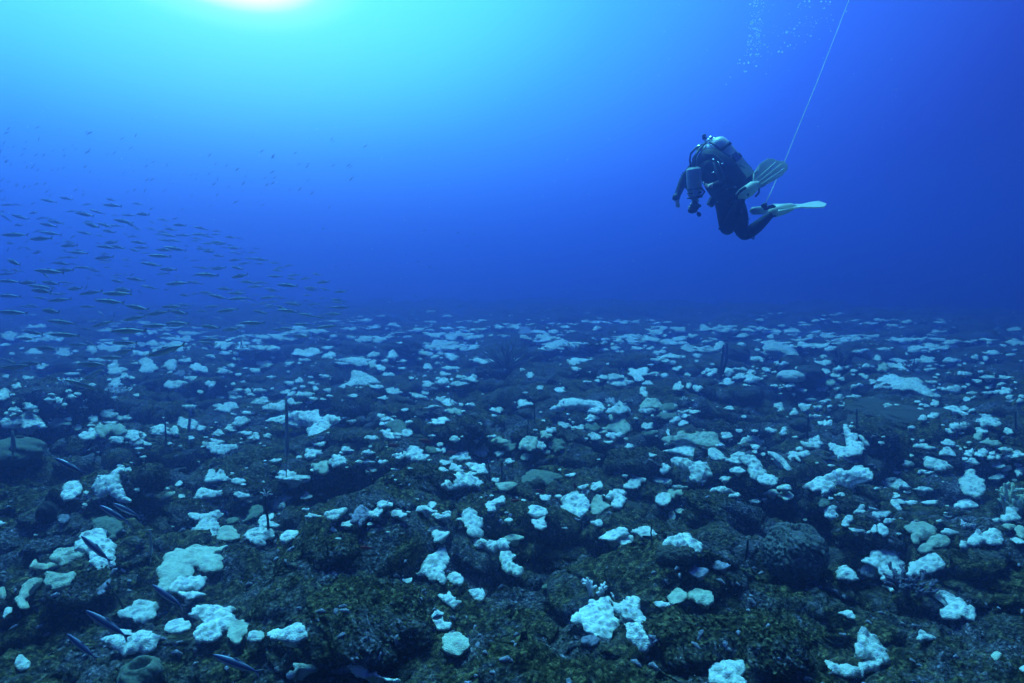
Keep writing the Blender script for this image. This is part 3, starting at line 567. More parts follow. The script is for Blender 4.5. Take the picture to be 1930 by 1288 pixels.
BLOBS = dict(
E="""25 665 80 90 w;105 765 70 40 w;200 745 80 50 w;530 885 60 50 w;605 935 130 85 w;630 825 55 60 w;735 795 110 60 w;760 825 120 50 w;850 820 80 30 w;700 900 100 100 c;790 900 110 90 c;880 930 110 90 w;920 985 100 50 w;965 940 50 40 w;790 970 80 35 g;1080 900 130 60 w;1180 910 60 60 w;1260 870 150 90 w;1340 890 80 45 w;1280 745 90 25 w;1520 745 140 80 w;1620 845 100 70 w;1465 930 70 30 g;1715 950 40 35 w;1485 1025 200 80 w;965 1080 50 14 w;400 700 60 40 g
60 270 120 50 w;35 325 70 25 w;250 205 120 40 w;200 290 120 60 w;330 275 100 50 w;230 375 110 60 w;80 385 40 25 w;420 385 110 70 w;620 355 60 70 w;690 345 60 60 w;850 285 60 25 w;700 230 90 15 w;935 250 60 20 w;400 290 60 30 w;660 425 130 30 w;515 445 50 20 w;280 470 80 40 w;490 520 90 25 w;190 550 80 30 w;115 605 50 50 w;780 500 120 90 w;780 585 80 65 w;840 535 60 40 w;880 625 35 25 w;485 675 60 30 w;340 690 70 40 w;770 680 35 18 w;575 745 35 12 w;1000 475 140 90 w;960 385 130 40 w;1150 460 110 70 w;1250 430 80 30 w;1340 480 110 60 w;1210 520 70 45 g;1150 600 90 55 w;1215 590 80 50 w;1295 555 80 35 w;1420 590 60 50 w;1505 500 90 35 w;1560 465 50 25 w;1580 420 30 15 w;1720 500 60 40 w;1770 455 60 50 w;1605 630 60 30 w;1675 635 60 35 w;1585 680 90 25 w;1700 665 60 25 w;1750 710 100 40 c;950 325 60 30 w;1030 320 80 35 w;1110 320 80 30 w;1150 285 90 30 w;1240 290 110 45 w;1130 255 60 25 w;1270 250 130 40 w;1420 270 120 15 w;1510 320 110 75 w;1640 320 80 60 w;1520 380 80 25 w;1380 350 40 12 w;1630 350 40 15 w;1420 400 50 25 w;1730 300 60 50 w""",
F="""70 455 110 45 w;15 500 40 40 w;170 275 160 45 w;60 265 60 20 w;300 235 120 50 w;400 280 60 30 w;650 275 70 25 w;740 285 80 40 w;530 265 50 20 w;820 205 70 25 w;750 160 80 25 w;350 385 170 70 w;340 430 100 20 w;500 395 90 50 w;230 450 60 30 w;680 430 180 60 w;780 450 80 60 w;590 450 80 20 w;800 395 90 40 w;850 480 60 50 w;930 395 70 60 w;880 435 60 30 c;1000 435 50 20 w;990 485 60 20 w;115 545 50 20 d;480 540 70 20 w;235 580 60 30 w;300 567 60 40 g;385 585 45 25 w;410 620 40 35 w;115 620 25 20 w;265 620 35 20 w;495 630 40 25 w;30 630 80 20 c;310 665 160 40 w;510 670 50 15 w;460 690 40 15 w;385 700 40 20 w;895 525 80 35 w;820 610 80 25 c;935 645 95 50 w;1080 665 50 30 g;1145 680 60 16 w;1170 590 80 35 w;1265 575 80 50 w;1185 620 90 20 c;1280 525 55 20 w;1145 535 30 18 w;1165 480 60 60 w;1320 480 120 35 w;1380 540 40 25 w;1380 590 110 40 w;1470 555 70 50 w;1405 555 30 12 w;1150 380 90 40 w;1190 405 90 35 w;1250 385 70 40 w;1325 400 90 50 w;1180 340 90 25 d;1230 450 40 20 w;1540 435 130 35 w;1500 330 40 12 w;1760 435 60 30 w;1210 260 160 35 w;1320 285 60 25 w;940 190 80 35 w;1030 270 50 20 w;1190 170 80 20 w;910 258 30 15 w;980 240 60 12 w;1280 215 60 18 w;1650 205 70 25 w;1720 205 60 20 w;1690 265 50 20 w;1100 215 60 18 w;1300 130 80 15 w;1180 100 70 12 w;850 130 60 12 w;1540 160 60 15 w;1380 170 50 12 w;45 715 110 30 w;80 750 50 40 c;160 745 110 80 w;250 710 70 50 w;60 685 50 25 w;290 720 60 20 w;1250 840 105 60 w;1635 765 100 40 w;1255 690 80 35 w;1310 720 90 70 w;1205 738 100 18 w;1350 770 100 45 c;1780 745 30 15 w;440 995 70 30 w;85 940 60 30 g;15 945 40 40 w;390 1060 110 60 w;560 1105 120 70 w;450 1155 110 85 c;210 1205 90 75 w;265 1222 50 20 w;330 1222 65 28 w;755 1055 65 40 w;790 955 90 30 g;865 1115 60 35 w;950 1165 40 15 w;980 1075 90 50 w;1090 1070 140 90 w;1190 1040 80 50 d;1330 960 45 22 w;1250 995 40 35 w;1275 1035 30 35 w;1395 1085 110 70 w;1530 1045 90 60 w;1360 1165 100 50 w;1515 1160 120 70 w;1270 1170 60 40 d;1650 975 90 50 c;1720 1010 80 70 d""",
G="""120 235 120 60 g;240 305 60 30 w;280 350 80 30 w;320 280 50 20 w;45 430 70 45 w;60 215 60 20 w;90 492 40 18 w;138 530 45 40 w;205 615 55 30 w;460 435 160 55 w;450 488 65 25 g;340 632 90 35 w;105 725 120 35 w;370 870 90 45 w;280 900 70 35 c;555 818 75 40 w;245 935 80 45 c;215 1010 65 45 c;320 1000 110 90 d;250 1045 50 30 g;560 885 90 60 d;580 945 100 45 w;640 915 60 25 w;710 940 120 50 w;415 1203 60 30 w;930 875 90 40 w;945 925 100 40 d;1070 915 30 40 w;1075 745 130 50 d;930 768 110 25 w;1065 800 110 50 d;1130 830 60 35 w;1170 780 60 30 w;1240 778 70 35 w;1165 805 40 25 w;630 545 70 35 w;870 515 130 90 w;740 580 200 50 w;710 545 90 50 w;980 517 60 30 w;1045 530 50 30 w;935 585 60 35 w;905 640 60 70 w;1200 525 45 25 w;1130 485 70 30 w;1140 610 70 60 w;1210 600 40 40 w;1270 615 60 45 w;1360 515 80 50 w;1470 580 90 50 w;1480 505 70 50 w;1550 485 100 18 w;1560 535 80 40 w;1630 550 90 60 w;1735 495 50 30 w
650 290 60 25 w;740 300 70 30 w;830 300 90 30 w;830 260 100 25 w;900 285 50 12 w;640 360 70 25 w;700 345 90 30 w;860 350 110 20 w;1015 375 90 30 w;1080 405 230 25 w;1000 425 110 15 w;1090 440 80 20 w;1215 355 110 60 w;1100 315 180 35 w;1270 400 50 30 w;1330 305 60 20 w;1415 330 70 70 w;1340 345 50 15 w;1570 320 50 30 w;1570 265 80 30 w;1660 420 90 30 g;1750 340 80 40 w;1740 375 60 30 w;1670 295 50 20 w;1400 215 250 25 w;1450 235 170 20 w;1140 215 110 40 w;1235 265 70 25 w;1310 205 60 30 w;980 235 90 40 w;1160 280 90 25 w;590 215 60 30 w;380 205 60 25 w;420 185 70 12 w;280 180 60 10 w;20 205 50 20 w;1760 410 30 15 w;1690 160 60 20 w;1640 205 60 15 w;965 1070 40 25 w;1065 993 40 25 g;1550 905 50 25 w;1465 940 75 45 w;1048 1160 75 65 w;1050 1250 85 40 c;1455 1228 75 30 w;1655 1045 40 20 w;1770 1060 50 40 w""",
H="""80 270 50 30 w;300 320 60 20 w;280 295 120 25 w;210 235 150 25 w;380 240 80 20 w;470 350 90 40 w;440 405 60 25 w;670 370 60 20 w;640 285 90 20 w;735 275 50 15 w;850 350 100 20 w;800 415 60 40 w;995 385 25 15 w;930 300 60 12 w;1080 290 80 30 w;1150 345 60 40 w;1200 340 40 30 w;1310 300 130 30 w;1420 305 70 15 w;1550 290 120 20 w;1570 380 110 30 w;1460 410 60 30 w;1530 415 40 30 w;1700 390 70 20 w;1645 330 50 15 w;1120 430 160 40 w;1160 455 100 30 w;1290 430 130 30 w;950 430 110 30 w;950 470 140 50 w;840 480 80 60 c;735 465 70 25 w;1070 495 40 18 w;1150 490 80 15 w;1240 465 40 12 w;1340 460 60 12 w;1380 520 90 25 w;1280 515 40 12 w;1500 505 40 20 w;1470 570 70 25 w;1550 545 110 20 w;1660 545 110 20 w;1410 590 35 20 w;1730 577 30 12 w;1550 612 50 25 w;1300 625 120 50 w;1435 650 70 20 w;1540 648 80 18 w;1660 640 90 50 w;1690 680 60 30 w;1760 700 50 30 w;1775 670 40 25 w;1215 615 40 15 w;1170 575 70 20 w;1170 630 40 20 w
430 445 120 50 w;540 485 70 30 w;440 510 90 40 w;510 530 100 30 w;470 580 100 60 c;430 610 80 50 w;540 557 40 20 w;530 620 40 20 w;640 605 35 30 c;720 540 50 25 w;770 575 50 30 d;640 500 50 20 w;635 525 30 12 w;540 680 60 30 w;460 705 80 25 w;650 670 110 25 w;560 735 50 15 w;575 720 15 20 w;155 455 80 25 w;45 490 50 25 w;105 508 35 15 w;20 430 30 20 w;80 410 25 12 w;97 435 25 12 w;105 600 50 20 w;200 605 70 20 w;235 655 30 22 w;140 745 60 70 w;240 780 50 50 w;320 745 90 60 w;370 810 80 30 w;400 745 60 25 w;870 740 70 35 g;790 750 70 15 w;1055 760 95 22 w;1050 790 40 12 w;1130 735 40 25 g;1190 725 50 40 g;1105 820 60 40 w;1175 805 80 40 w;1550 840 140 90 w;1510 900 90 45 w;1480 940 70 55 c;1560 985 140 40 c;455 855 90 50 w;165 915 60 40 w;245 945 40 15 g;365 1000 130 60 w;282 1022 18 15 w;15 975 40 40 w;1345 875 110 45 w;1295 905 80 30 w;1100 970 35 22 w;1105 1010 140 35 w;1420 1055 60 60 w;1500 1060 90 60 w;1565 1080 50 45 w;1610 1080 50 40 w;1675 1080 50 20 w;1745 1065 90 50 w;1660 1030 80 25 c;1360 1025 30 30 g;1205 1135 170 85 w;1100 1178 60 25 w;1150 1187 60 18 w;1595 1145 40 25 w;1665 1160 90 45 w;1760 1180 60 70 w;885 1050 25 15 w""")
corals = []
for line in POLY.strip().splitlines():
    a = line.split(); x0, y0, s = CROPS[a[0]]; v = list(map(float, a[2:])); pts = [(x0 + v[i] / s, y0 + v[i + 1] / s) for i in range(0, len(v), 2)]
    corals.append((a[1][0], a[1][1], pts))
def blob_outline(cx, cy, w, h, rs):
    n = 18 if w < 18 else 30; ph = [rs.uniform(0, 6.28) for _ in range(4)]; am = [rs.uniform(.08, .24), rs.uniform(.07, .22), rs.uniform(.05, .16), rs.uniform(.04, .12)]; am.append(rs.uniform(.03, .08)); ph.append(rs.uniform(0, 6.28))
    out = []
    for k in range(n):
        q = 2 * math.pi * k / n; r = 1 + am[0] * math.sin(2 * q + ph[0]) + am[1] * math.sin(3 * q + ph[1]) + am[2] * math.sin(5 * q + ph[2]) + am[3] * math.sin(7 * q + ph[3]) + am[4] * math.sin(11 * q + ph[4])
        y = math.sin(q); y = y * (1.0 if y < 0 else .8)                       # a flatter lower edge, as plates seen from the side have
        out.append((cx + w / 2 * r * math.cos(q), cy + h / 2 * r * y))
    return out
rs = random.Random(11)
for key, txt in BLOBS.items():
    x0, y0, s = CROPS[key]
    for e in txt.replace('\n', ';').split(';'):
        if not e.strip(): continue
        cx, cy, w, h, tn = e.split(); cx, cy, w, h = x0 + float(cx) / s, y0 + float(cy) / s, float(w) / s, float(h) / s
        corals.append((tn, 'k' if rs.random() < .65 else 'p', blob_outline(cx, cy, w, h, rs)))
def area(p): return abs(sum(p[i][0] * p[(i + 1) % len(p)][1] - p[(i + 1) % len(p)][0] * p[i][1] for i in range(len(p)))) / 2
corals.sort(key=lambda c: -area(c[2]))

def smooth_outline(P, step, rs, jit):
    n = len(P); out = []
    for i in range(n):
        p0, p1, p2, p3 = P[i - 1], P[i], P[(i + 1) % n], P[(i + 2) % n]
        L = math.dist(p1, p2); k = max(1, int(round(L / step)))
        for j in range(k):
            t = j / k; t2 = t * t; t3 = t2 * t
            q = [.5 * (2 * p1[a] + (p2[a] - p0[a]) * t + (2 * p0[a] - 5 * p1[a] + 4 * p2[a] - p3[a]) * t2 + (3 * p1[a] - p0[a] - 3 * p2[a] + p3[a]) * t3) for a in (0, 1)]
            out.append((q[0] + rs.uniform(-jit, jit), q[1] + rs.uniform(-jit, jit)))
    return out
def inside(P, x, y):
    c = False; j = len(P) - 1
    for i in range(len(P)):
        if (P[i][1] > y) != (P[j][1] > y) and x < (P[j][0] - P[i][0]) * (y - P[i][1]) / (P[j][1] - P[i][1]) + P[i][0]: c = not c
        j = i
    return c
def coral_mesh(kind, pts, rs, sink=0.0):
    """a solid lumpy plate lying on the reef: world-space verts and faces"""
    xs = [p[0] for p in pts]; ys = [p[1] for p in pts]; cx, cy = sum(xs) / len(xs), sum(ys) / len(ys)
    W = max(xs) - min(xs); H = max(ys) - min(ys)
    hs = []; nn = Vector((0, 0, 0))
    nx, ny = (6, 5) if W > 25 else (3, 3) if W > 9 else (1, 1)
    for i in range(nx):
        for j in range(ny):
            x = min(xs) + W * (i + .5) / nx; y = min(ys) + H * (j + .5) / ny
            if not inside(pts, x, y): continue
            p, n = hit(x, y)
            if p is not None: hs.append(p); nn += n
    if not hs:
        p, n = hit(cx, cy)
        if p is None: return None
        hs = [p]; nn = n.copy()
    rngs = sorted((p - CAM).length for p in hs); dist = rngs[int(len(rngs) * .4)]; th0 = 0
    C = CAM + ray(cx, cy).normalized() * dist
    view = (CAM - C).normalized()
    n = (nn.normalized() * .55 + Vector((0, 0, 1)) * .8).normalized()
    mn = math.sin(math.radians(max(20, min(36, 18 + .022 * (cy - 600) * 1.6))))
    for _ in range(30):
        if n.dot(view) >= mn: break
        n = (n + view * .05).normalized()
    res = sorted((p - C).dot(n) for p in hs if (p - C).length < 2.5 * (W + 4) / FPX * dist)
    lift = min(max(res[int(len(res) * .85)] if res else 0, -.02), .13) + .014
    C = C + n * lift
    u = Vector((1, 0, 0)); u = (u - n * u.dot(n)).normalized(); w = n.cross(u)
    loc = []
    for (x, y) in pts:
        r = ray(x, y); dn = r.dot(n)
        if abs(dn) < 1e-4: continue
        t = (C - CAM).dot(n) / dn
        if t <= 0 or t > dist * 2.5: t = dist
        q = CAM + r * t - C; loc.append((q.dot(u), q.dot(w)))
    lx = [p[0] for p in loc]; ly = [p[1] for p in loc]; sz = max(max(lx) - min(lx), (max(ly) - min(ly)) * .6)
    if sz < .01: return None
    step = max(sz / 60, dist * .0026); step = min(step, sz / 7)
    O = smooth_outline(loc, step, rs, step * .22)
    if len(O) > 14:                                  # ragged growing edge
        OO = np.array(O); q1, q2 = rs.uniform(0, 90), rs.uniform(0, 90)
        for fr, am in ((5, .050), (14, .034), (30, .012)): OO = OO + np.stack([perlin(OO[:, 0] * fr / sz + q1, OO[:, 1] * fr / sz + q2, 60), perlin(OO[:, 0] * fr / sz + q2, OO[:, 1] * fr / sz + q1, 61)], 1) * sz * am
        O = [tuple(x) for x in OO]
    if kind == 'k' and len(O) > 20:                  # scalloped, knobby rim
        kk = min(.05, sz / 5); cxx, cyy = sum(p[0] for p in O) / len(O), sum(p[1] for p in O) / len(O); OO = np.array(O)
        f_, c_ = worley(OO[:, 0] / kk + 3, OO[:, 1] / kk + 5, 24); g_ = (dome(f_, .7) - .5) * kk * .42
        T = np.roll(OO, -1, 0) - np.roll(OO, 1, 0); T /= np.maximum(np.linalg.norm(T, axis=1), 1e-9)[:, None]; Nn = np.stack([T[:, 1], -T[:, 0]], 1)
        if sum(O[i - 1][0] * O[i][1] - O[i][0] * O[i - 1][1] for i in range(len(O))) < 0: Nn = -Nn
        O = [tuple(x) for x in OO + Nn * g_[:, None]]
    # interior points
    I = []
    y = min(ly); row = 0
    sy = step * .87 * (1.3 if (max(ly) - min(ly)) > 1.5 * (max(lx) - min(lx)) else 1)
    Oa = np.array(O); Ob = np.roll(Oa, -1, 0); D = Ob - Oa; DL = np.maximum((D ** 2).sum(1), 1e-12)
    def edge(x, y):
        t = np.clip(((x - Oa[:, 0]) * D[:, 0] + (y - Oa[:, 1]) * D[:, 1]) / DL, 0, 1); return math.sqrt(((Oa[:, 0] + t * D[:, 0] - x) ** 2 + (Oa[:, 1] + t * D[:, 1] - y) ** 2).min())
    while y < max(ly) and len(I) < 4500:
        x = min(lx) + (row % 2) * step * .5
        while x < max(lx):
            if inside(O, x, y) and edge(x, y) > step * .55: I.append((x + rs.uniform(-.2, .2) * step, y + rs.uniform(-.2, .2) * step))
            x += step
        y += sy; row += 1
    nb = len(O); vin = [Vector(p) for p in O] + [Vector(p) for p in I]
    try: vo, eo, fo, ov, oe, of = delaunay_2d_cdt(vin, [(i, (i + 1) % nb) for i in range(nb)], [list(range(nb))], 1, 1e-7)
    except Exception: return None
    if not fo: return None
    A = np.array([(v.x, v.y) for v in vo]); d = np.array([edge(*p) for p in A]); dm = max(d.max(), 1e-4)
    ox, oy = rs.uniform(0, 50), rs.uniform(0, 50)
    th = min(.007, sz * .05)
    z = dm * (.11 if kind == 'k' else .07) * (1 - np.exp(-d / dm * 2.2))
    z = np.minimum(z, .02 + .3 * z)
    if len(hs) > 5 and sz > .08:                      # follow the swell of the reef below
        ga = []
        ex, ey = max(lx) - min(lx), max(ly) - min(ly); mx_, my_ = sum(lx) / len(lx), sum(ly) / len(ly)
        for i in range(5):
            for j in range(5):
                a, b = min(lx) + ex * (i + .5) / 5, min(ly) + ey * (j + .5) / 5; o_ = C + u * a + w * b + n * .35
                hp, hn = cast(o_, -n, 1.0)
                if hp is not None: ga.append((a - mx_, b - my_, .35 - (hp - o_).length))
        if len(ga) > 12:
            G = np.array(ga); Q = np.stack([np.ones(len(G)), G[:, 0], G[:, 1], G[:, 0] ** 2, G[:, 1] ** 2, G[:, 0] * G[:, 1]], 1); cf = np.linalg.lstsq(Q, np.clip(G[:, 2], -.2 * sz, .2 * sz), rcond=None)[0]
            a, b = A[:, 0] - mx_, A[:, 1] - my_; z = z + np.clip(cf[1] * a * .5 + cf[2] * b * .3 + cf[3] * a * a + cf[4] * b * b + cf[5] * a * b, -.06 * sz, .05 * sz)
    ks = min(.045, sz / 5)
    f, c = worley(A[:, 0] / ks + ox, A[:, 1] / ks + oy, 21)
    amp = (.42 if kind == 'k' else .10) * ks
    z = z + amp * dome(f, .66) * (.35 + c) * np.clip(d / (dm * .3), .15, 1) + .25 * amp * perlin(A[:, 0] / ks * .4 + ox, A[:, 1] / ks * .4, 22)
    z = z + sz * .02 * perlin(A[:, 0] / sz * 2 + ox, A[:, 1] / sz * 2 + oy, 23) - .02 * np.exp(-d / (dm * .2)) * np.clip(sz, 0, .4)
    V = [C + u * float(a) + w * float(b) + n * float(zz + th) for (a, b), zz in zip(A, z)]
    F = [tuple(f) for f in fo]
    # orientation up
    f0 = F[len(F) // 2]
    if (V[f0[1]] - V[f0[0]]).cross(V[f0[2]] - V[f0[0]]).dot(n) < 0: F = [f[::-1] for f in F]
    ec = {}
    for f in F:
        for i in range(len(f)): ec[(f[i], f[(i + 1) % len(f)])] = 1
    be = [e for e in ec if (e[1], e[0]) not in ec]
    cen = Vector((sum(lx) / len(lx), sum(ly) / len(ly)))
    m1 = {}; m2 = {}; m3 = {}
    for e in be:
        for i in e:
            if i in m1: continue
            a, b = A[i]; m1[i] = len(V); V.append(C + u * float(a * .985 + cen.x * .015) + w * float(b * .985 + cen.y * .015) + n * float(z[i] - th * .7))
            hd_ = math.hypot(a - cen.x, b - cen.y) * .5; m2[i] = len(V); V.append(C + u * float(a * .5 + cen.x * .5) + w * float(b * .5 + cen.y * .5) + n * float(z[i] - th * .7 - .22 * hd_ - .004)); m3[i] = len(V); V.append(C + u * float(a * .25 + cen.x * .75) + w * float(b * .25 + cen.y * .75) - n * float(.03 + .22 * sz))
    for (i, j) in be:
        F.append((j, i, m1[i], m1[j])); F.append((m1[j], m1[i], m2[i], m2[j])); F.append((m2[j], m2[i], m3[i], m3[j]))
    return V, F, dist, sz
NIND = 300
rs = random.Random(5)
coral_objs = []
SPECIAL = {}
stuffV, stuffF = [], []
for i, (tn, kd, pts) in enumerate(corals):
    r = coral_mesh(kd, pts, rs)
    if r is None: continue
    V, F, dist, sz = r
    if i < NIND and len(coral_objs) < 296:
        o = centre(mesh_obj('bleached_coral' if tn in 'wc' else 'plate_coral', V, F, M[tn]))
        cx = sum(p[0] for p in pts) / len(pts); cy = sum(p[1] for p in pts) / len(pts)
        coral_objs.append((o, tn, kd, cx, cy, area(pts)))
    else:
        b = len(stuffV); stuffV += V; stuffF += [tuple(b + k for k in f) for f in F]
# the countless far patches
for k in range(2600):
    py = 588 + 72 * rs.random() ** .75; px = rs.uniform(-60, 1990)
    if perlin(px / 90.0, py / 14.0, 31) < .05 + .25 * rs.random(): continue
    w = (py - 566) * (.05 + .42 * rs.random() ** 2.2) + 2; h = w * rs.uniform(.16, .36)
    pts = blob_outline(px, py, w, h, rs)[::2]
    r = coral_mesh('p', pts, rs)
    if r is None: continue
    V, F, dist, sz = r; b = len(stuffV); stuffV += V; stuffF += [tuple(b + q for q in f) for f in F]
# loose fragments around the bigger colonies of the middle distance
mid = [(sum(q[0] for q in c[2]) / len(c[2]), sum(q[1] for q in c[2]) / len(c[2])) for c in corals if 610 < c[2][0][1] < 1000]
for k in range(1100):
    bx, by = rs.choice(mid); f_ = (by - 520) / 300; px = bx + rs.gauss(0, 30) * (.6 + f_); py = by + rs.gauss(0, 9) * (.5 + f_)
    if not 600 < py < 1020: continue
    w = (py - 520) * (.012 + .065 * rs.random() ** 2.5) + 2; r = coral_mesh('p', blob_outline(px, py, w, w * rs.uniform(.3, .6), rs)[::3], rs)
    if r is None: continue
    V, F, dist, sz = r; b = len(stuffV); stuffV += V; stuffF += [tuple(b + q for q in f) for f in F]
tag(mesh_obj('distant_coral_patches', stuffV, stuffF, M['w']), 'countless small bleached coral patches and fragments scattered over the reef', 'coral', kind='stuff')
# small pale crumbs and rubble between the corals near the camera
V, F = [], []
rs = random.Random(77)
for k in range(900):
    px = rs.uniform(-40, 1970); py = rs.uniform(700, 1300)
    if perlin(px / 120.0, py / 70.0, 33) < .02: continue
    p, n = hit(px, py)
    if p is None: continue
    s = rs.uniform(.007, .021); b = len(V)
    ax = Vector((rs.uniform(-1, 1), rs.uniform(-1, 1), rs.uniform(-.3, .3))).normalized()
    mb = MB(); mb.tube([p - ax * s * rs.uniform(.8, 2), p + Vector((0, 0, s * .5)), p + ax * s * rs.uniform(.8, 2)], [s * .4, s * .75, s * .35], 5)
    V += mb.v; F += [tuple(b + q for q in f) for f in mb.f]
tag(mesh_obj('coral_rubble', V, F, M['g']), 'small pale bits of coral rubble lying between the dark lumps of the reef', 'rubble', kind='stuff')
# ------------------------------------------------------------------ sponges, domes, rods, branching corals
reg(ball_blob('ball_sponge', 1497, 1030, 100, .92, M['ball'], 2.6, .13, hole=.24, seed=1, sub=6, sink=.5), 'large dark round ball sponge with ribbed grey surface and small top hole', 'sponge', 1497, 1035, 'the big ribbed ball sponge')
o = ball_blob('brain_coral', 1262, 1040, 48, .7, M['dome'], 2.4, .08, seed=2); reg(o, 'grey brown brain coral lobe tucked under a white coral, left of its round twin', 'coral', 1275, 1045, 'the twin brown brain corals')
o = ball_blob('brain_coral', 1294, 1045, 34, .85, M['dome'], 2.4, .10, seed=3); reg(o, 'small rounder brain coral lobe pressed against the right of its larger twin', 'coral')
o = ball_blob('barrel_sponge', 266, 1268, 58, .75, M['sponge'], 1.6, .05, hole=.52, seed=4); reg(o, 'pale barrel sponge with wide dark round mouth at the bottom edge', 'sponge', 266, 1262, 'the barrel sponge mouth')
o = ball_blob('holed_sponge', 22, 838, 78, .5, M['sponge'], 1.5, .05, seed=5)
mb = MB()
reg(o, 'grey mound sponge at the left edge with dark round holes', 'sponge', 22, 838, 'the holed grey sponge')
bpy.context.view_layer.update()
for (hx, hy, hr_) in ((10, 822, .05), (37, 824, .036), (24, 846, .028)):
    dv = ray(hx, hy).normalized(); ok, hp, hn, _ = o.ray_cast(CAM - o.location, dv)
    if not ok: continue
    h = MB().lathe(hp - hn * .012, hp + hn * .010, [(0, hr_ * .8), (.3, hr_ * .86), (.9, hr_), (1, hr_ * .9), (1.01, hr_ * .55)], 16).build('dark_hole_disc', M['rod'], o)  # solid dark disc, its colour standing in for the shade inside a hole
o = ball_blob('dome_coral', 1524, 708, 52, .8, M['dome'], 1.2, .05, seed=6); reg(o, 'smooth dark dome coral with a bright white cap on its left shoulder', 'coral', 1515, 705, 'the white-capped dome coral')
cap = ball_blob('white_cap', 1490, 697, 48, .42, M['w'], 1.0, .01, seed=7, sub=4); cap.name = 'bleached_dome_coral'; reg(cap, 'smooth bright white oval coral beside the dark dome coral', 'coral')
reg(ball_blob('dome_coral', 1388, 662, 44, .7, M['dome'], 1.2, .05, seed=8), 'dim dark dome coral far off behind the black rods', 'coral')
reg(ball_blob('table_coral', 1692, 742, 150, .16, M['dome'], 1.5, .08, seed=9, sink=-.02), 'wide flat brown table coral lying below the largest far white coral', 'coral', 1692, 742, 'the wide brown table coral')
reg(ball_blob('dome_coral', 1508, 800, 32, .8, M['dome'], 1.4, .06, seed=10), 'small dark dome coral just left of a black rod', 'coral')
reg(ball_blob('brain_coral', 1014, 908, 26, .7, M['dome'], 2.0, .08, seed=11), 'small round brain coral at the foot of a dull green plate', 'coral')
reg(ball_blob('dark_sponge', 90, 975, 26, 1.3, M['rod'], 1.5, .05, seed=12), 'small black upright sponge on the left slope', 'sponge')
# rods
def rod(name, pts, r, mat, depth_px, label, cat, words=None, tip=None, rows=None):
    """pts in photo pixels, the last one at the base"""
    p, n = hit(*depth_px)
    if p is None: return
    d = (p - CAM).dot(ray(965, 644)); P = [at(x, y, d) for x, y in pts]; P[-1] = P[-1] + Vector((0, 0, -.04))
    Q = []
    for i in range(len(P) - 1):
        for j in range(4):
            Q.append(P[i].lerp(P[i + 1], j / 4) + Vector((rs.uniform(-1, 1), rs.uniform(-1, 1), 0)) * r * d / FPX * .25)
    Q.append(P[-1])
    R = [r * d / FPX * (.75 + .35 * i / len(Q) + rs.uniform(-.08, .08)) for i in range(len(Q))]
    mb = MB().tube(Q, R, 8); o = centre(mb.build(name, mat)); reg(o, label, cat, pts[-1][0], pts[-1][1], words)
    return o, P, d
RODS = [
    ([(500, 935), (503, 965), (507, 1008)], 3.2, 'black rod sponge with a pale forked tip standing between white corals', 'the black forked rod'),
    ([(613, 1018), (617, 1032), (619, 1050)], 2.4, 'short black rod on the crest of the big algae mound', None),
    ([(201, 1098), (224, 1130), (246, 1165)], 2.8, 'leaning black rod sponge crossing a white coral at lower left', None),
    ([(165, 1118), (170, 1132), (176, 1150)], 4.2, 'stubby black rod left of the leaning one', None),
    ([(311, 798), (312, 812), (313, 830)], 2.0, 'thin black rod at the edge of the dark hollow', None),
    ([(1364, 650), (1361, 680), (1358, 712)], 3.5, 'tall black rod pair standing far off on the reef', 'the tall far black rods'),
    ([(1523, 782), (1523, 802), (1522, 826)], 2.2, 'black rod standing right of a small dome coral', None),
    ([(1615, 770), (1615, 785), (1614, 808)], 1.8, 'thin black rod above the hooked white coral', None),
    ([(1409, 1018), (1408, 1034), (1406, 1050)], 3.2, 'black rod in shade left of the big ball sponge', None),
    ([(1228, 990), (1227, 1004), (1229, 1018)], 2.2, 'short black rod in front of a white plate', None),
    ([(759, 850), (758, 858), (759, 866)], 2.0, 'tiny black rod rising through a white coral', None),
    ([(1007, 762), (1007, 780), (1008, 798)], 1.7, 'thin black rod on the centre mound, right one of two', None),
    ([(996, 790), (995, 805), (995, 822)], 1.7, 'thin black rod on the centre mound, left one of two', None),
    ([(919, 865), (922, 885), (924, 903)], 2.2, 'black rod left of the twin green tubes', None),
    ([(1915, 775), (1914, 790), (1916, 806)], 2.0, 'dark rod near the right edge beside a white coral', None),
    ([(1852, 870), (1851, 888), (1850, 905)], 2.0, 'dark rod standing in front of the pointed white coral at right', None),
    ([(1808, 795), (1806, 810), (1803, 822)], 1.8, 'dark rod crossing a white coral on the right slope', None),
    ([(1062, 757), (1062, 762), (1062, 768)], 1.6, 'tiny dark stub on the long white ledge coral', None),
    ([(1291, 1008), (1290, 1014), (1289, 1022)], 1.4, 'tiny dark stub behind the twin brain corals', None)]
rs = random.Random(3)
for (pts, r, lab, words) in RODS:
    q = rod('rod_sponge', pts, r * .8, M['rod'], (pts[-1][0], pts[-1][1]), lab, 'sponge', words)
    if 'forked' in lab and q:
        o, P, d = q; mb = MB()
        for (ex, ey) in ((490, 928), (497, 922), (509, 926), (514, 932)): mb.tube([P[0] + Vector((0, 0, -.01)), at((ex + 500) / 2, (ey + 935) / 2 - 2, d), at(ex, ey, d)], [.006, .005, .003], 6)
        t = mb.build('forked_tip', M['stag'], o); t.matrix_parent_inverse = Matrix.Translation(-o.location)
    if 'pair' in lab and q:
        o, P, d = q; mb = MB().tube([at(1370, 648, d), at(1370, 675, d), at(1362, 705, d)], .025, 7); t = mb.build('second_rod', M['rod'], o); t.matrix_parent_inverse = Matrix.Translation(-o.location)
rod('tube_sponge', [(945, 866), (946, 885), (947, 906)], 3.0, M['d'], (947, 906), 'taller of the twin green tube sponges standing side by side', 'sponge', 'the twin green tubes')
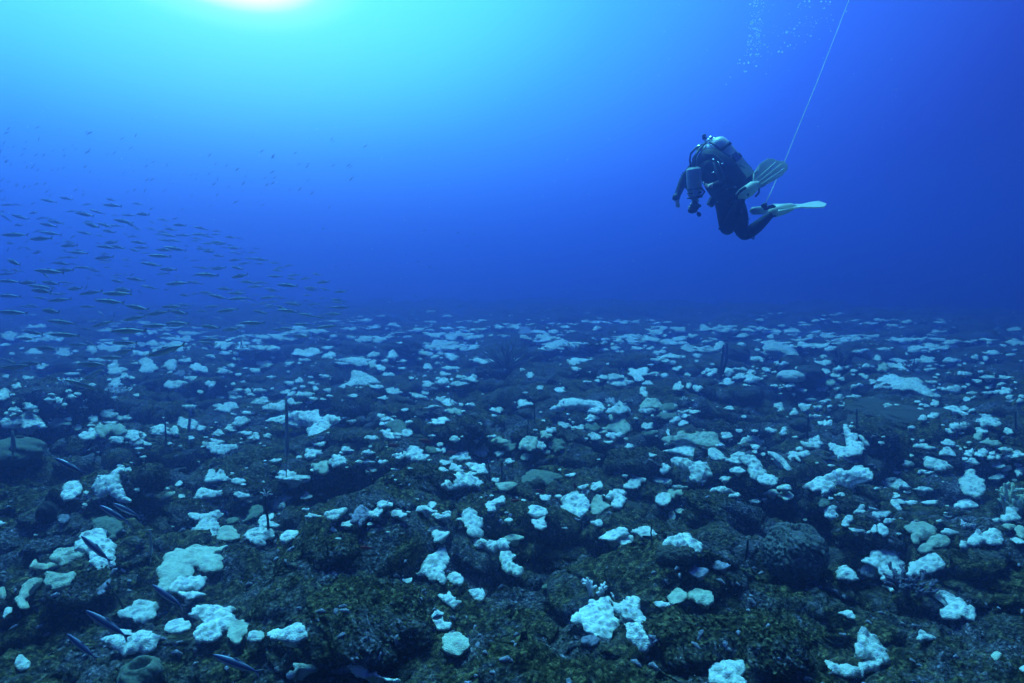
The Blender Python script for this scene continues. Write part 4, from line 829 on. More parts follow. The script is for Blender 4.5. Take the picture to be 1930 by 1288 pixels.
rod('tube_sponge', [(952, 893), (951, 900), (951, 908)], 2.8, M['d'], (951, 908), 'shorter of the twin green tube sponges', 'sponge')
rod('finger_sponge', [(1751, 1049), (1748, 1065), (1744, 1088)], 6.6, M['finger'], (1744, 1092), 'thick brown finger sponge standing on a smooth white coral', 'sponge', 'the thick brown finger sponge')
rod('pale_rod', [(358, 772), (357, 790), (354, 812)], 3.0, M['g'], (354, 812), 'pale grey rod with a white forked top rising from white corals', 'sponge')
def branchy(name, px, py, wpx, hpx, mat, n, label, cat, thick=.10, words=None, spread=1.0, seed=1, sub=3):
    p, _ = hit(px, py + hpx * .4)
    if p is None: return
    d = (p - CAM).length; W = wpx / FPX * d; H = hpx / FPX * d; q = random.Random(seed); mb = MB()
    base = p - Vector((0, 0, .01))
    for k in range(n):
        a = q.uniform(0, 6.28); rr = W / 2 * q.random() ** .5 * spread
        b0 = base + Vector((math.cos(a) * rr * .5, math.sin(a) * rr * .5, 0)); t1 = base + Vector((math.cos(a) * rr, math.sin(a) * rr, H * q.uniform(.45, 1)))
        m = b0.lerp(t1, .5) + Vector((q.uniform(-1, 1), q.uniform(-1, 1), q.uniform(0, 1))) * W * .06
        th = H * thick
        mb.tube([b0, m, t1], [th * 1.2, th, th * .75], 7)
        for j in range(sub):
            s = b0.lerp(t1, q.uniform(.35, .9)); e = s + Vector((q.uniform(-1, 1), q.uniform(-1, 1), q.uniform(.2, 1))).normalized() * H * q.uniform(.18, .38)
            mb.tube([s, s.lerp(e, .5), e], [th * .9, th * .8, th * .6], 6)
    o = centre(mb.build(name, mat)); reg(o, label, cat, px, py, words); return o
branchy('staghorn_coral', 1124, 1106, 34, 34, M['stag'], 7, 'small white staghorn coral with stubby branches above the large white plate', 'coral', .09, 'the small white staghorn', seed=2, sub=4)
branchy('staghorn_coral', 1160, 1120, 20, 9, M['stag'], 3, 'tiny broken white staghorn piece just right of the small staghorn', 'coral', .16, seed=3, sub=2)
branchy('finger_coral', 645, 1238, 46, 50, M['purple'], 12, 'purple finger coral clump with pale tips at the bottom edge', 'coral', .12, 'the purple finger coral', seed=4, sub=3)
branchy('staghorn_coral', 1718, 1102, 84, 26, M['dusky'], 24, 'dusky branching coral thicket in front of the thick brown finger sponge', 'coral', .09, seed=5, sub=4)
branchy('staghorn_coral', 1764, 1075, 26, 26, M['dusky'], 6, 'dusky branching coral on the right of the thick brown finger sponge', 'coral', .10, seed=15, sub=3)
branchy('staghorn_coral', 1166, 758, 58, 14, M['stag'], 26, 'low pinkish white thicket of thin branches beside a pointed white coral', 'coral', .07, seed=6, sub=4)
branchy('staghorn_coral', 215, 738, 56, 14, M['stag'], 22, 'low thicket of thin pale branches on the left slope', 'coral', .07, seed=7, sub=4)
branchy('staghorn_coral', 128, 722, 56, 14, M['stag'], 18, 'faint thicket of thin pale branches left of its twin', 'coral', .07, seed=8, sub=4)
branchy('staghorn_coral', 1290, 752, 30, 9, M['stag'], 8, 'tiny pale branching coral right of the far white clump', 'coral', .08, seed=9)
branchy('staghorn_coral', 1818, 990, 22, 12, M['stag'], 9, 'tiny white branching coral on the right slope', 'coral', .1, seed=10)
branchy('staghorn_coral', 1790, 973, 20, 8, M['stag'], 6, 'tiny scattered white branches on the right slope, left of another', 'coral', .1, seed=12)
branchy('staghorn_coral', 1912, 950, 40, 46, M['c'], 12, 'upright branching coral at the right edge of the reef', 'coral', .06, 'the right-edge branching coral', seed=11, sub=3)
branchy('staghorn_coral', 1082, 655, 44, 16, M['stag'], 26, 'arched band of tiny pale branches right of the sea plume', 'coral', .06, seed=14, sub=3)
branchy('dark_finger_sponge', 1585, 680, 34, 22, M['rod'], 9, 'dark finger sponge clump with pale tips right of the white-capped dome', 'sponge', .14, seed=16, sub=2)
# sea plumes: many long thin curving whips from one base
def plume(px, py, wpx, hpx, n, label, words, seed):
    p, _ = hit(px, py + hpx * .45); d = (p - CAM).length; W = wpx / FPX * d; H = hpx / FPX * d; q = random.Random(seed); mb = MB()
    for k in range(n):
        a = q.uniform(-1, 1); dep = q.uniform(-.5, .5) * W * .5; top = H * q.uniform(.7, 1.05) * (1 - .35 * abs(a)); pts = []
        for j in range(7):
            t = j / 6; pts.append(p + Vector((a * W * .5 * t ** .75 + W * .03 * math.sin(t * 5 + k), dep * t, top * (1.15 * t - .15 * t * t * (1 + 1.3 * abs(a))) )))
        mb.tube(pts, [.016 - .010 * t / 6 for t in range(7)], 5)
    o = centre(mb.build('sea_plume', M['plume'])); reg(o, label, 'sea plume', px, py, words)
plume(958, 668, 130, 62, 46, 'bushy grey sea plume of thin curving branches at the middle distance', 'the bushy sea plume', 1)
plume(1722, 690, 40, 26, 16, 'small faint sea plume among far white corals', None, 2)
plume(455, 660, 40, 32, 14, 'faint feathery sea plume beyond the fish at left', None, 3)

# ------------------------------------------------------------------ fish
def fish_mat():
    m, nt, b = new_mat('school_fish_scales'); L = nt.links.new; N = nt.nodes.new
    t = N('ShaderNodeTexCoord'); s = N('ShaderNodeSeparateXYZ'); L(t.outputs['Object'], s.inputs[0])
    mr = N('ShaderNodeMapRange'); L(s.outputs[2], mr.inputs[0]); mr.inputs[1].default_value = -.10; mr.inputs[2].default_value = .10
    r = N('ShaderNodeValToRGB'); L(mr.outputs[0], r.inputs[0]); e = r.color_ramp.elements
    e[0].position = .25; e[0].color = (.75, .80, .76, 1); e[1].position = .85; e[1].color = (.11, .14, .17, 1)
    for p, c in ((.50, (.45, .50, .40)), (.57, (.70, .66, .25)), (.66, (.13, .16, .19))): q = e.new(p); q.color = (*c, 1)
    L(r.outputs[0], b.inputs['Base Color']); b.inputs['Roughness'].default_value = .38; b.inputs['Metallic'].default_value = .25
    return m
FM = fish_mat()
def blue_mat():
    m, nt, b = new_mat('blue_fish_scales'); L = nt.links.new; N = nt.nodes.new
    t = N('ShaderNodeTexCoord'); s = N('ShaderNodeSeparateXYZ'); L(t.outputs['Object'], s.inputs[0])
    mr = N('ShaderNodeMapRange'); L(s.outputs[2], mr.inputs[0]); mr.inputs[1].default_value = -.10; mr.inputs[2].default_value = .10
    r = N('ShaderNodeValToRGB'); L(mr.outputs[0], r.inputs[0]); e = r.color_ramp.elements
    e[0].position = .25; e[0].color = (.50, .46, .56, 1); e[1].position = .85; e[1].color = (.22, .24, .34, 1)
    for p, c in ((.42, (.46, .44, .54)), (.52, (.06, .06, .20)), (.66, (.08, .09, .26))): q = e.new(p); q.color = (*c, 1)
    L(r.outputs[0], b.inputs['Base Color']); b.inputs['Roughness'].default_value = .4; b.inputs['Metallic'].default_value = .15
    return m
BM = blue_mat()
# unit fish: length 1 along X, nose at -.5 (swims towards -X)
PROF = [(-.5, .004, 0), (-.47, .030, -.002), (-.42, .052, -.003), (-.33, .080, -.004), (-.2, .103, -.004), (-.05, .110, -.002), (.1, .098, 0), (.22, .070, .002), (.32, .040, .003), (.385, .022, .003), (.41, .022, .003)]
def fish_body(n=14, fat=1.0, slim=.55):
    vs, fs = [], []
    for (x, r, zc) in PROF:
        for k in range(n):
            q = 2 * math.pi * k / n; c, s = math.cos(q), math.sin(q); vs.append((x, r * slim * c * (1 - .12 * abs(s)), zc + r * fat * s))
    m = len(PROF)
    for i in range(m - 1):
        for k in range(n): a = i * n + k; b = i * n + (k + 1) % n; fs.append((a, b, b + n, a + n))
    fs.append(tuple(range(n))); fs.append(tuple((m - 1) * n + k for k in range(n))[::-1])
    return vs, fs
def plate(outline, th, y=0):
    n = len(outline); vs = [(x, y - th, z) for x, z in outline] + [(x, y + th, z) for x, z in outline]
    fs = [tuple(range(n)), tuple(range(n, 2 * n))[::-1]] + [(i, i + n, (i + 1) % n + n, (i + 1) % n) for i in range(n)]
    return vs, fs
TAIL = [(.385, .018), (.43, .045), (.52, .105), (.49, .05), (.462, 0), (.49, -.05), (.52, -.105), (.43, -.045), (.385, -.018)]
DORS = [(-.12, .095), (-.06, .150), (.0, .125), (.12, .095), (.27, .060), (.12, .085), (0, .098)]
ANAL = [(.10, -.085), (.14, -.125), (.2, -.09), (.29, -.05), (.2, -.068)]
PECT = [(-.27, -.01), (-.17, -.05), (-.13, -.07), (-.2, -.055), (-.27, -.035)]
def fish_tree(mat, fat=1.0, slim=.55):
    r = empty('school_fish')
    mesh_obj('body', *fish_body(14, fat, slim), mat, r); mesh_obj('tail_fin', *plate(TAIL, .004), mat, r, False)
    mesh_obj('dorsal_fin', *plate([(x, z * fat) for x, z in DORS], .003), mat, r, False); mesh_obj('anal_fin', *plate([(x, z * fat) for x, z in ANAL], .003), mat, r, False)
    for s in (-1, 1):
        mesh_obj('eye', *(lambda m: (m.v, m.f))(MB().ball((-.43, s * .024 * slim / .55, .012), .013, 8, 6)), M['eye'], r)
        mesh_obj('pectoral_fin', *plate(PECT, .003, s * .052 * slim / .55), mat, r, False)
    return r
def fish_single(mat, fat=1.0):
    vs, fs = fish_body(8, fat)
    for o_ in (TAIL, DORS): b = len(vs); v2, f2 = plate(o_, .004); vs += v2; fs += [tuple(b + q for q in f) for f in f2]
    me = bpy.data.meshes.new('small_fish'); me.from_pydata(vs, [], fs); me.materials.append(mat); me.polygons.foreach_set('use_smooth', [True] * len(fs)); return me
def copy_tree(root):
    r = root.copy(); col.objects.link(r)
    for ch in root.children:
        c = ch.copy(); col.objects.link(c); c.parent = r
    return r
FA = "20 80 60 5;70 122 110 -3;150 122 80 8;420 87 125 12;575 67 125 8;960 76 105 10;1190 113 90 12;755 118 95 -2;975 127 160 8;45 230 110 38;25 180 90 5;290 190 110 -3;175 228 145 14;160 297 110 5;365 238 100 -12;485 272 135 12;420 297 160 10;615 178 90 -5;735 205 165 10;845 183 115 18;700 185 90 5;995 212 75 10;1118 212 110 3;1240 203 150 8;1415 252 95 12;1520 240 50 -15;1320 273 70 25;130 382 165 0;355 415 195 -4;330 350 95 -12;440 370 140 8;610 318 60 -5;760 270 100 -5;800 300 170 10;910 300 150 18;1070 265 170 10;1010 303 100 8;1130 290 130 20;1190 330 90 15;1310 330 90 12;1440 303 70 15;1560 298 130 5;1410 355 100 8;1480 335 110 10;1380 375 90 8;1460 385 120 8;1590 385 120 5;730 365 125 12;870 390 85 15;945 352 140 10;635 398 80 -18;1090 375 70 10;1155 397 95 3;230 440 40 -40;495 455 60 -5;590 440 75 8;600 475 160 -2;850 452 60 3;960 447 150 -2;1010 437 60 5;920 488 150 5;1020 488 150 8;1200 448 140 10;1165 515 110 10;1225 492 120 2;1430 432 90 10;1510 432 110 5;1420 513 150 3;1520 503 150 8;1620 478 60 10;175 495 85 -18;70 510 50 -50;330 522 50 0;235 572 35 0;675 537 145 5;610 577 120 5;680 515 90 3;560 517 50 10;905 577 160 -2;890 600 100 10;910 545 100 3;1110 587 55 -15;1100 653 60 12;1260 540 70 0;1385 565 150 5;1610 580 60 -5;1250 600 70 5;1310 638 150 12;1460 682 165 3;120 620 190 12;50 690 110 8;535 630 150 5;560 688 190 2;430 700 200 5;390 725 120 25;720 665 120 3;815 690 120 8;640 635 70 10;1020 728 85 -8;1145 728 50 -30;1450 715 50 15;60 720 120 -8;135 690 110 12;200 700 70 25;770 757 65 5;1015 783 140 8;1175 768 160 8;75 785 160 3;240 795 190 -4;440 800 190 5;570 795 100 10;355 835 170 12;360 868 220 5;650 848 170 -3;750 830 70 -60;1300 838 120 15;1210 873 50 50;1540 803 170 -4;790 883 180 -6;1070 860 190 4;1020 893 210 2;75 912 165 8;515 947 170 -3;360 930 120 12;950 960 210 6;830 945 50 60;290 1000 120 12;440 1043 220 5;110 1055 200 6;685 1050 60 45;880 1070 100 30;990 1075 50 -60;1190 1012 200 8;1490 1005 180 2;1600 990 110 5;1600 905 110 5;1370 1060 190 -5;1550 1055 190 4;1165 1105 190 -8;540 1140 190 12;890 1155 200 -14;1100 1135 80 30;1350 1170 190 -2;1540 1150 190 4;290 1228 190 8;560 1250 190 5;1120 1215 230 3"
FB = "220 140 100 12;360 165 85 8;355 193 85 3;480 218 105 8;565 230 60 8;215 193 110 3;295 213 90 8;185 230 90 8;180 250 80 8;375 265 120 8;290 272 95 0;390 280 100 5;475 288 70 5;430 308 70 5;515 312 110 3;705 316 55 12;210 300 60 5;220 318 100 5;300 325 80 3;290 342 120 5;375 378 110 8;330 415 75 -2;170 420 70 3;520 352 90 10;595 347 60 0;670 352 85 -2;520 415 120 -6;650 403 90 3;735 410 120 5;560 365 60 8;600 445 110 -6;735 447 70 5;180 475 70 5;245 485 110 5;380 487 150 -2;540 485 125 10;865 443 90 5;985 463 90 -8;910 483 90 -3;885 505 105 5;180 550 80 -12;280 545 160 5;320 560 90 5;560 555 170 -6;865 557 125 5;1035 547 90 0;1010 577 100 8;1130 577 100 -5;1230 540 90 8;1285 607 130 -2;625 605 130 2;755 612 100 5;975 637 180 2;695 645 130 0;1180 657 110 3;1180 673 100 8;840 673 110 12;1300 670 90 12;1435 690 120 -2;175 613 115 8;430 667 140 5;275 700 120 5;370 735 160 10;540 705 140 -2;545 750 150 -2;670 758 90 28;810 740 130 -6;905 737 50 -3;1280 748 80 5;1420 765 110 8;1020 797 145 8;1200 800 110 -2;770 790 90 -8;850 775 90 5;1340 822 80 5;1435 827 125 5;920 830 120 12;740 868 140 8;980 858 160 10;455 853 170 -3;1150 895 140 10;1370 885 150 -2;1260 897 90 -15;670 963 180 2;1110 975 130 5;1320 993 150 -5;950 1008 130 -3;310 997 190 6;480 1018 180 -5;1090 1075 160 3;300 1107 170 -2"
FC = "60 345 160 12;130 392 230 -4;250 365 200 3;750 375 250 3;760 450 220 -25;660 540 210 27;530 640 110 -60;640 215 150 3;380 243 200 3;1000 270 220 -10;1350 260 270 -14;900 320 180 0;1010 200 190 2"
NEAR = [(132, 879, 66, 27), (215, 969, 65, 30), (239, 962, 55, 33), (181, 1035, 75, 42), (316, 1124, 75, 35), (202, 1177, 95, 38), (154, 1219, 75, 42), (446, 1252, 95, 25)]
FL = []
for txt, x0, y0, s in ((FA, 0, 360, 4.6), (FB, 330, 400, 4.6), (FC, 0, 600, 4.294)):
    for e in txt.split(';'):
        x, y, l, a = map(float, e.split()); FL.append((x0 + x / s, y0 + y / s, l / s * 1.04, a))
rs = random.Random(21)
for k in range(150):                                   # the tiny far ones, head down to the left
    x = 700 * rs.random() ** 1.5; y = rs.gauss(300 + x * .09, 45)
    if 215 < y < 400: FL.append((x, y, rs.uniform(6, 11), -35 + rs.uniform(-12, 12)))
for k in range(24): FL.append((rs.uniform(600, 900), rs.uniform(380, 620), rs.uniform(5, 8), rs.uniform(-30, 20)))
for k in range(95):
    x = rs.uniform(-5, 640); lo = 385 + .28 * x; y = rs.uniform(lo, 650); FL.append((x, y, rs.uniform(13, 27) * (.8 + .5 * (y - lo) / 260), rs.uniform(-8, 14)))
FL.sort(key=lambda f: -f[2])
proto = fish_tree(FM, .80, .5); proto_used = False; single = fish_single(FM, .80)
nb_proto = fish_tree(BM, .85, .5); nb_used = False
fishes = []; fv, ff = [], []; sv = [tuple(v.co) for v in single.vertices]; sf = [tuple(p.vertices) for p in single.polygons]
def pose(px, py, L, ang, true_len, yaw):
    d = true_len * FPX / L * abs(math.cos(yaw)); p, _ = hit(px, py)
    if p is not None: d = min(d, (p - CAM).dot(ray(965, 644)) * .86)
    s = L * d / FPX / max(abs(math.cos(yaw)), .5)
    return Matrix.Translation(at(px, py, d)) @ Matrix.Rotation(yaw, 4, 'Z') @ Matrix.Rotation(math.radians(ang), 4, 'Y') @ Matrix.Scale(s, 4)
for i, (x, y, L, a) in enumerate(FL):
    yaw = rs.uniform(-.5, .5); a += rs.uniform(-3, 3); mt = pose(x, y, L, a, rs.uniform(.25, .28) if L > 12 else rs.uniform(.10, .15), yaw)
    if L > 24:
        if not proto_used: o = proto; proto_used = True
        else: o = copy_tree(proto)
    elif i < 290: o = bpy.data.objects.new('school_fish', single); col.objects.link(o)
    else:
        b = len(fv); fv += [mt @ Vector(v) for v in sv]; ff += [tuple(b + q for q in f) for f in sf]; continue
    o.matrix_world = mt; fishes.append((o, x, y, L))
if fv: tag(mesh_obj('distant_fish', fv, ff, FM), 'cloud of tiny distant fish fading into the blue at upper left', 'fish', kind='stuff')
words = ['first', 'second', 'third', 'fourth', 'fifth', 'sixth', 'seventh', 'eighth', 'ninth', 'tenth', 'eleventh', 'twelfth', 'thirteenth', 'fourteenth', 'fifteenth', 'sixteenth', 'seventeenth', 'eighteenth', 'nineteenth', 'twentieth',
         'twenty-first', 'twenty-second', 'twenty-third', 'twenty-fourth', 'twenty-fifth', 'twenty-sixth', 'twenty-seventh', 'twenty-eighth', 'twenty-ninth', 'thirtieth', 'thirty-first', 'thirty-second', 'thirty-third', 'thirty-fourth', 'thirty-fifth']
fs2 = sorted(fishes, key=lambda f: f[2]); per = 13
nrow = math.ceil(len(fs2) / per)
for k in range(nrow):
    row = sorted(fs2[k * per:(k + 1) * per], key=lambda f: f[1])
    for j, (o, x, y, L) in enumerate(row):
        look = 'slender silver fish' if L > 36 else 'mid-sized silvery school fish' if L > 24 else 'small dim school fish' if L > 12 else 'tiny faint far fish'
        rowname = (words[k] if k < len(words) else 'lower') + ' row of the school from the top'
        tag(o, '%s, %s from left in the %s school row down' % (look, words[j], words[k]), 'fish', 'fish schooling at the left over the reef')
NL = ['blue striped fish pointing down right of the left-edge cave hollow', 'blue striped fish, lower one of a crossing pair over the dull green plate', 'blue fish, upper one of a crossing pair over the dull green plate',
      'blue fish swimming across the large knobby white coral at lower left', 'blue fish just below the large cream plate coral', 'blue fish whose tail crosses a white coral left of the barrel sponge',
      'blue fish lowest at the left, above left of the barrel sponge mouth', 'blue fish nearest the bottom edge, right of the barrel sponge mouth']
for (x, y, L, a), lab in zip(NEAR, NL):
    o = nb_proto if not nb_used else copy_tree(nb_proto); nb_used = True
    o.matrix_world = pose(x, y, L, a, .20, rs.uniform(-.15, .15)); o.name = 'blue_fish'; tag(o, lab, 'fish', 'blue fish gliding low over the near reef')
nb_proto.name = 'blue_fish'
# long thin fish hanging upright
M['pipe'] = simple('pale_fish_skin', (.34, .36, .32), .5, vary=.5, bscale=9)
def upright(px, py0, py1, w, label):
    p, _ = hit(px, py1 + 12); d = (p - CAM).dot(ray(965, 644)) * .93; n = 10; e = empty('trumpet_fish', at(px, (py0 + py1) / 2, d)); P = []; R = []
    for i in range(n):
        t = i / (n - 1); P.append(at(px + math.sin(t * 3) * 2, py0 + (py1 - py0) * t, d) - e.location); R.append(w * d / FPX * (.15 + .85 * math.sin(min(t * 2.2 + .25, 2.6)) ** .8 if t < .75 else .28 - .2 * (t - .75)))
    MB().tube(P, [max(r, .002) for r in R], 10).build('body', M['pipe'], e)
    c = P[0]; v, f = plate([(c.x - .0, c.z), (c.x - w * d / FPX * 1.1, c.z + w * d / FPX * 1.4), (c.x + w * d / FPX * 1.1, c.z + w * d / FPX * 1.4)], .003, c.y); mesh_obj('tail_fin', v, f, BM, e, False)
    MB().ball(P[-3] + Vector((0, -R[-3], 0)), .006, 8, 6).build('eye', M['eye'], e)
    tag(e, label, 'fish')
upright(539, 747, 900, 3.8, 'tall slender pale fish hanging head down beside the T-shaped white coral')
upright(283, 1002, 1062, 2.8, 'thin grey fish hanging upright left of the large cream plate')
upright(23, 812, 868, 4.2, 'slender fish hanging head down in front of the holed sponge')
upright(848, 728, 760, 2.0, 'tiny thin upright fish above a far white coral')
# small reef fish
def reef_fish(px, py, L, ang, mat, label, fat=1.5):
    r = fish_tree(mat, fat, .6); r.name = 'reef_fish'; r.matrix_world = pose(px, py, L, ang, .12, 0); tag(r, label, 'fish')
for a in [(695, 887, 12, 25, 'red striped fish left of centre over a dark mound'), (742, 840, 24, 3, 'red striped fish above a mound beside a white coral'), (803, 832, 26, 10, 'red fish with dark stripes swimming right of its companion'),
          (852, 853, 20, 0, 'red striped fish lowest of three by a white coral'), (1019, 927, 22, 18, 'pale red fish below the dull green plate with twin lobes'), (972, 944, 20, -5, 'dark red fish left below the dull green plate'),
          (1083, 917, 16, 80, 'small red fish pointing straight up beside a cream coral'), (690, 1033, 24, 5, 'dark fish almost hidden against the big algae mound')]:
    reef_fish(*a[:4], M['red'], a[4])
reef_fish(826, 1163, 24, -18, BM, 'dark damselfish against a small white coral', 2.0)

# ------------------------------------------------------------------ diver
DD = 5.6
M['grey_strap'] = simple('worn_webbing', (.05, .05, .055), .8)
KS = .862
def V(x, y, dz=0.0): return at(x, y, DD + dz * KS)
S = DD / FPX      # metres per photo pixel there
diver = empty('person', V(1360, 360)); tag(diver, 'scuba diver in black wetsuit hovering curled forward above the reef, facing left', 'person')
inv = Matrix.Translation(-diver.location)
def child(o, par=None, loc=None):
    o.parent = par or diver; o.matrix_parent_inverse = Matrix.Translation(-(par or diver).location) if (par or diver) else inv; return o
J = {  # name: (px, py, dz, radius m, parent)
 'pelvis': (1375, 388, 0, .165, None), 'waist': (1368, 364, 0, .140, 'pelvis'), 'chest': (1350, 332, 0, .170, 'waist'), 'upper': (1333, 308, .0, .150, 'chest'), 'neck': (1318, 304, .05, .065, 'upper'),
 'head': (1316, 320, .10, .090, 'neck'), 'chin': (1311, 334, .10, .075, 'head'),
 'shF': (1318, 306, .20, .075, 'upper'), 'elF': (1289, 338, .24, .054, 'shF'), 'wrF': (1275, 373, .20, .034, 'elF'), 'paF': (1275.5, 381, .20, .030, 'wrF'),
 'shN': (1340, 312, -.17, .080, 'upper'), 'elN': (1362, 346, -.26, .056, 'shN'), 'wrN': (1347, 350, -.33, .034, 'elN'), 'paN': (1338, 349, -.34, .032, 'wrN'),
 'hpA': (1372, 398, -.10, .120, 'pelvis'), 'knA': (1369, 438, -.14, .078, 'hpA'), 'caA': (1383, 408, -.22, .072, 'knA'), 'anA': (1396, 378, -.26, .042, 'caA'),
 'hpB': (1389, 400, .10, .120, 'pelvis'), 'knB': (1402, 446, .06, .080, 'hpB'), 'caB': (1427, 428, .06, .070, 'knB'), 'anB': (1453, 404, .05, .042, 'caB'), 'ftB': (1462, 397, .05, .036, 'anB'), 'ftA': (1403, 368, -.27, .036, 'anA')}
EXTRA_SK = []
def hand(root, px, py, dz, dirs):
    for (dx, dy, ddz, l) in dirs:
        EXTRA_SK.append((root, [(px + dx * .45, py + dy * .45, dz + ddz * .5, .0095), (px + dx, py + dy, dz + ddz, .0088), (px + dx * 1.45 * l, py + dy * 1.3 * l, dz + ddz * 1.2 + .01, .0072)]))
hand('paF', 1276, 383, .20, [(-1.5, 5.5, .02, .9), (.2, 6.5, .01, 1.0), (2.2, 6.4, -.005, 1.05), (4.0, 5.6, -.02, 1.0), (5.0, 1.8, -.05, .85)])
hand('paN', 1336, 349, -.34, [(-5.5, -1.5, .01, .9), (-6.2, .5, .0, 1.0), (-6.0, 2.2, -.01, 1.0), (-5.0, 3.8, -.01, .95), (-1.5, 4.5, -.04, .9)])
def build_body():
    me = bpy.data.meshes.new('body'); names = list(J); vs = [V(J[n][0], J[n][1], J[n][2]) for n in names]; rad = [J[n][3] * KS * (1.07 if n in ('chest', 'waist', 'pelvis', 'upper') else 1) for n in names]; es = [(names.index(J[n][4]), names.index(n)) for n in names if J[n][4]]
    for root, ch in EXTRA_SK:
        prev = names.index(root)
        for (x, y, dz, r) in ch: vs.append(V(x, y, dz)); rad.append(r * KS); es.append((prev, len(vs) - 1)); prev = len(vs) - 1
    me.from_pydata(vs, es, []); o = bpy.data.objects.new('body_tmp', me); col.objects.link(o)
    m = o.modifiers.new('s', 'SKIN'); m.use_smooth_shade = True
    for i, sv_ in enumerate(me.skin_vertices[0].data): sv_.radius = (rad[i], rad[i]); sv_.use_root = (i == 0)
    o.modifiers.new('u', 'SUBSURF').levels = 2; o.modifiers['u'].render_levels = 2
    dg = bpy.context.evaluated_depsgraph_get(); ev = o.evaluated_get(dg); m2 = bpy.data.meshes.new_from_object(ev); m2.name = 'body'
    bpy.data.objects.remove(o); b = bpy.data.objects.new('body', m2); col.objects.link(b)
    m2.materials.clear(); m2.materials.append(M['suit']); m2.materials.append(M['skin'])
    hc = [(V(1276, 386, .20), V(1275, 376, .2)), (V(1333, 350, -.34), V(1343, 349.5, -.33))]
    for p in m2.polygons:
        c = p.center; p.use_smooth = True
        for h, w in hc:
            if (c - h).length < (h - w).length: p.material_index = 1
    return child(b)
body = build_body()
body['label'] = 'diver body in black wetsuit with bare hands'
# hood and mask
child(MB().ball(V(1316, 320, .10), .112, 18, 12, (1, 1.05, 1)).build('hood', M['suit']))
child(MB().ball(V(1309, 330, .06), .07, 14, 10, (.6, 1, .7)).build('mask', M['black']))
# buoyancy vest: shoulder yoke, side wings and a waist pouch
mb = MB(); mb.tube([V(1322, 296, -.03), V(1338, 302, -.08), V(1362, 320, -.10), V(1384, 348, -.10), V(1396, 372, -.06)], [.09, .13, .14, .135, .08], 16)
mb.tube([V(1340, 286, .10), V(1370, 300, .12), V(1398, 330, .12), V(1404, 352, .08)], [.08, .12, .12, .07], 16)
vest = child(mb.build('buoyancy_vest', M['suit']))
child(MB().box(V(1341, 381, -.12), (.028, .01, -.016), (0, .04, 0), (.016, 0, .036)).build('weight_pouch', M['black'], None, False))
child(MB().tube([V(1351, 300, -.2), V(1357, 312, -.25), V(1362, 326, -.27)], .004, 6).build('console_cord', M['chrome']))
child(MB().tube([V(1342, 326, -.27), V(1346, 325, -.28), V(1351, 327, -.28), V(1353, 332, -.28)], .006, 6).build('clip', M['chrome']))
child(MB().tube([V(1271, 370, .2), V(1277, 374, .2)], .041, 12).build('wrist_computer', M['black']))
child(MB().tube([V(1300, 345, .24), V(1293, 350, .235)], .056, 10).build('sleeve_seam', M['suit']))
mb = MB()
for a in (((1330, 290, -.17), (1345, 292, -.24), (1360, 303, -.27), (1368, 318, -.27)), ((1352, 352, -.19), (1368, 356, -.23), (1384, 352, -.22), (1394, 345, -.16)), ((1350, 378, -.17), (1366, 382, -.19), (1384, 380, -.18), (1394, 374, -.12)), ((1345, 306, -.26), (1352, 326, -.30), (1360, 345, -.33))):
    mb.tube([V(*q) for q in a], .012, 6)
child(mb.build('harness_strap', M['grey_strap']))
mb = MB()
for q in ((1345, 300, -.27), (1362, 308, -.285), (1370, 356, -.25), (1352, 379, -.19), (1386, 352, -.24), (1397, 399, -.20), (1411, 412, -.02)): mb.tube([V(q[0] - 1.5, q[1], q[2]), V(q[0], q[1] + 2, q[2] - .01), V(q[0] + 1.5, q[1], q[2])], .006, 6)
child(mb.build('d_ring', M['chrome']))
mb = MB()
for (cx_, cy_, dz_, rr_, ax_) in ((1369, 431, -.13, .083, (0, 1)), (1371, 425, -.12, .088, (0, 1)), (1402, 440, .05, .084, (.2, 1)), (1414, 440, .055, .080, (1, -.6)), (1385, 404, -.22, .075, (.3, -1)), (1291, 335, .24, .056, (.7, -1)), (1294, 331, .24, .060, (.7, -1))):
    n_ = Vector((ax_[0], 0, -ax_[1])).normalized(); c_0 = V(cx_, cy_, dz_); t_ = n_.cross(Vector((0, 1, 0))).normalized(); pts_ = []
    for q in range(13):
        g = 2 * math.pi * q / 12; pts_.append(c_0 + (t_ * math.cos(g) + Vector((0, 1, 0)) * math.sin(g)) * rr_ * .92 * KS + n_ * .006 * math.sin(g * 3))
    mb.tube(pts_, .006, 6, False)
child(mb.build('suit_crease', M['suit']))
# fins (worn)
def fin_plate(outline3, th, ribs, name='fin'):
    """outline3: list of world points roughly planar; thick plate"""
    c = sum(outline3, Vector()) / len(outline3); nrm = Vector()
    for i in range(len(outline3)): nrm += (outline3[i] - c).cross(outline3[(i + 1) % len(outline3)] - c)
    nrm.normalize(); n = len(outline3); vs = [p - nrm * th for p in outline3] + [p + nrm * th for p in outline3] + [c - nrm * th, c + nrm * th]
    fs = []
    for i in range(n): j = (i + 1) % n; fs += [(2 * n, j, i), (2 * n + 1, i + n, j + n), (i, j, j + n, i + n)]
    return vs, fs, nrm
def loft_pts(P, R1, up, ratio, n=14):
    mb = MB(); mb.tube(P, R1, n); 
    return mb
OA = [(1419, 348, -.27), (1420, 327, -.24), (1432, 309, -.18), (1447, 299.5, -.12), (1458, 300.5, -.10), (1466, 304, -.09), (1476, 304.5, -.07), (1484, 311, -.07), (1484, 320, -.09), (1473, 332, -.14), (1456, 342, -.2), (1441, 351, -.25), (1432, 355, -.27)]
vs, fs, nr = fin_plate([V(*p) for p in OA], .006, 0)
finA = child(mesh_obj('fin', vs, fs, M['fin'], None, False)); finA['label'] = 'pale fin with broad blade raised behind the tanks'
mb = MB()
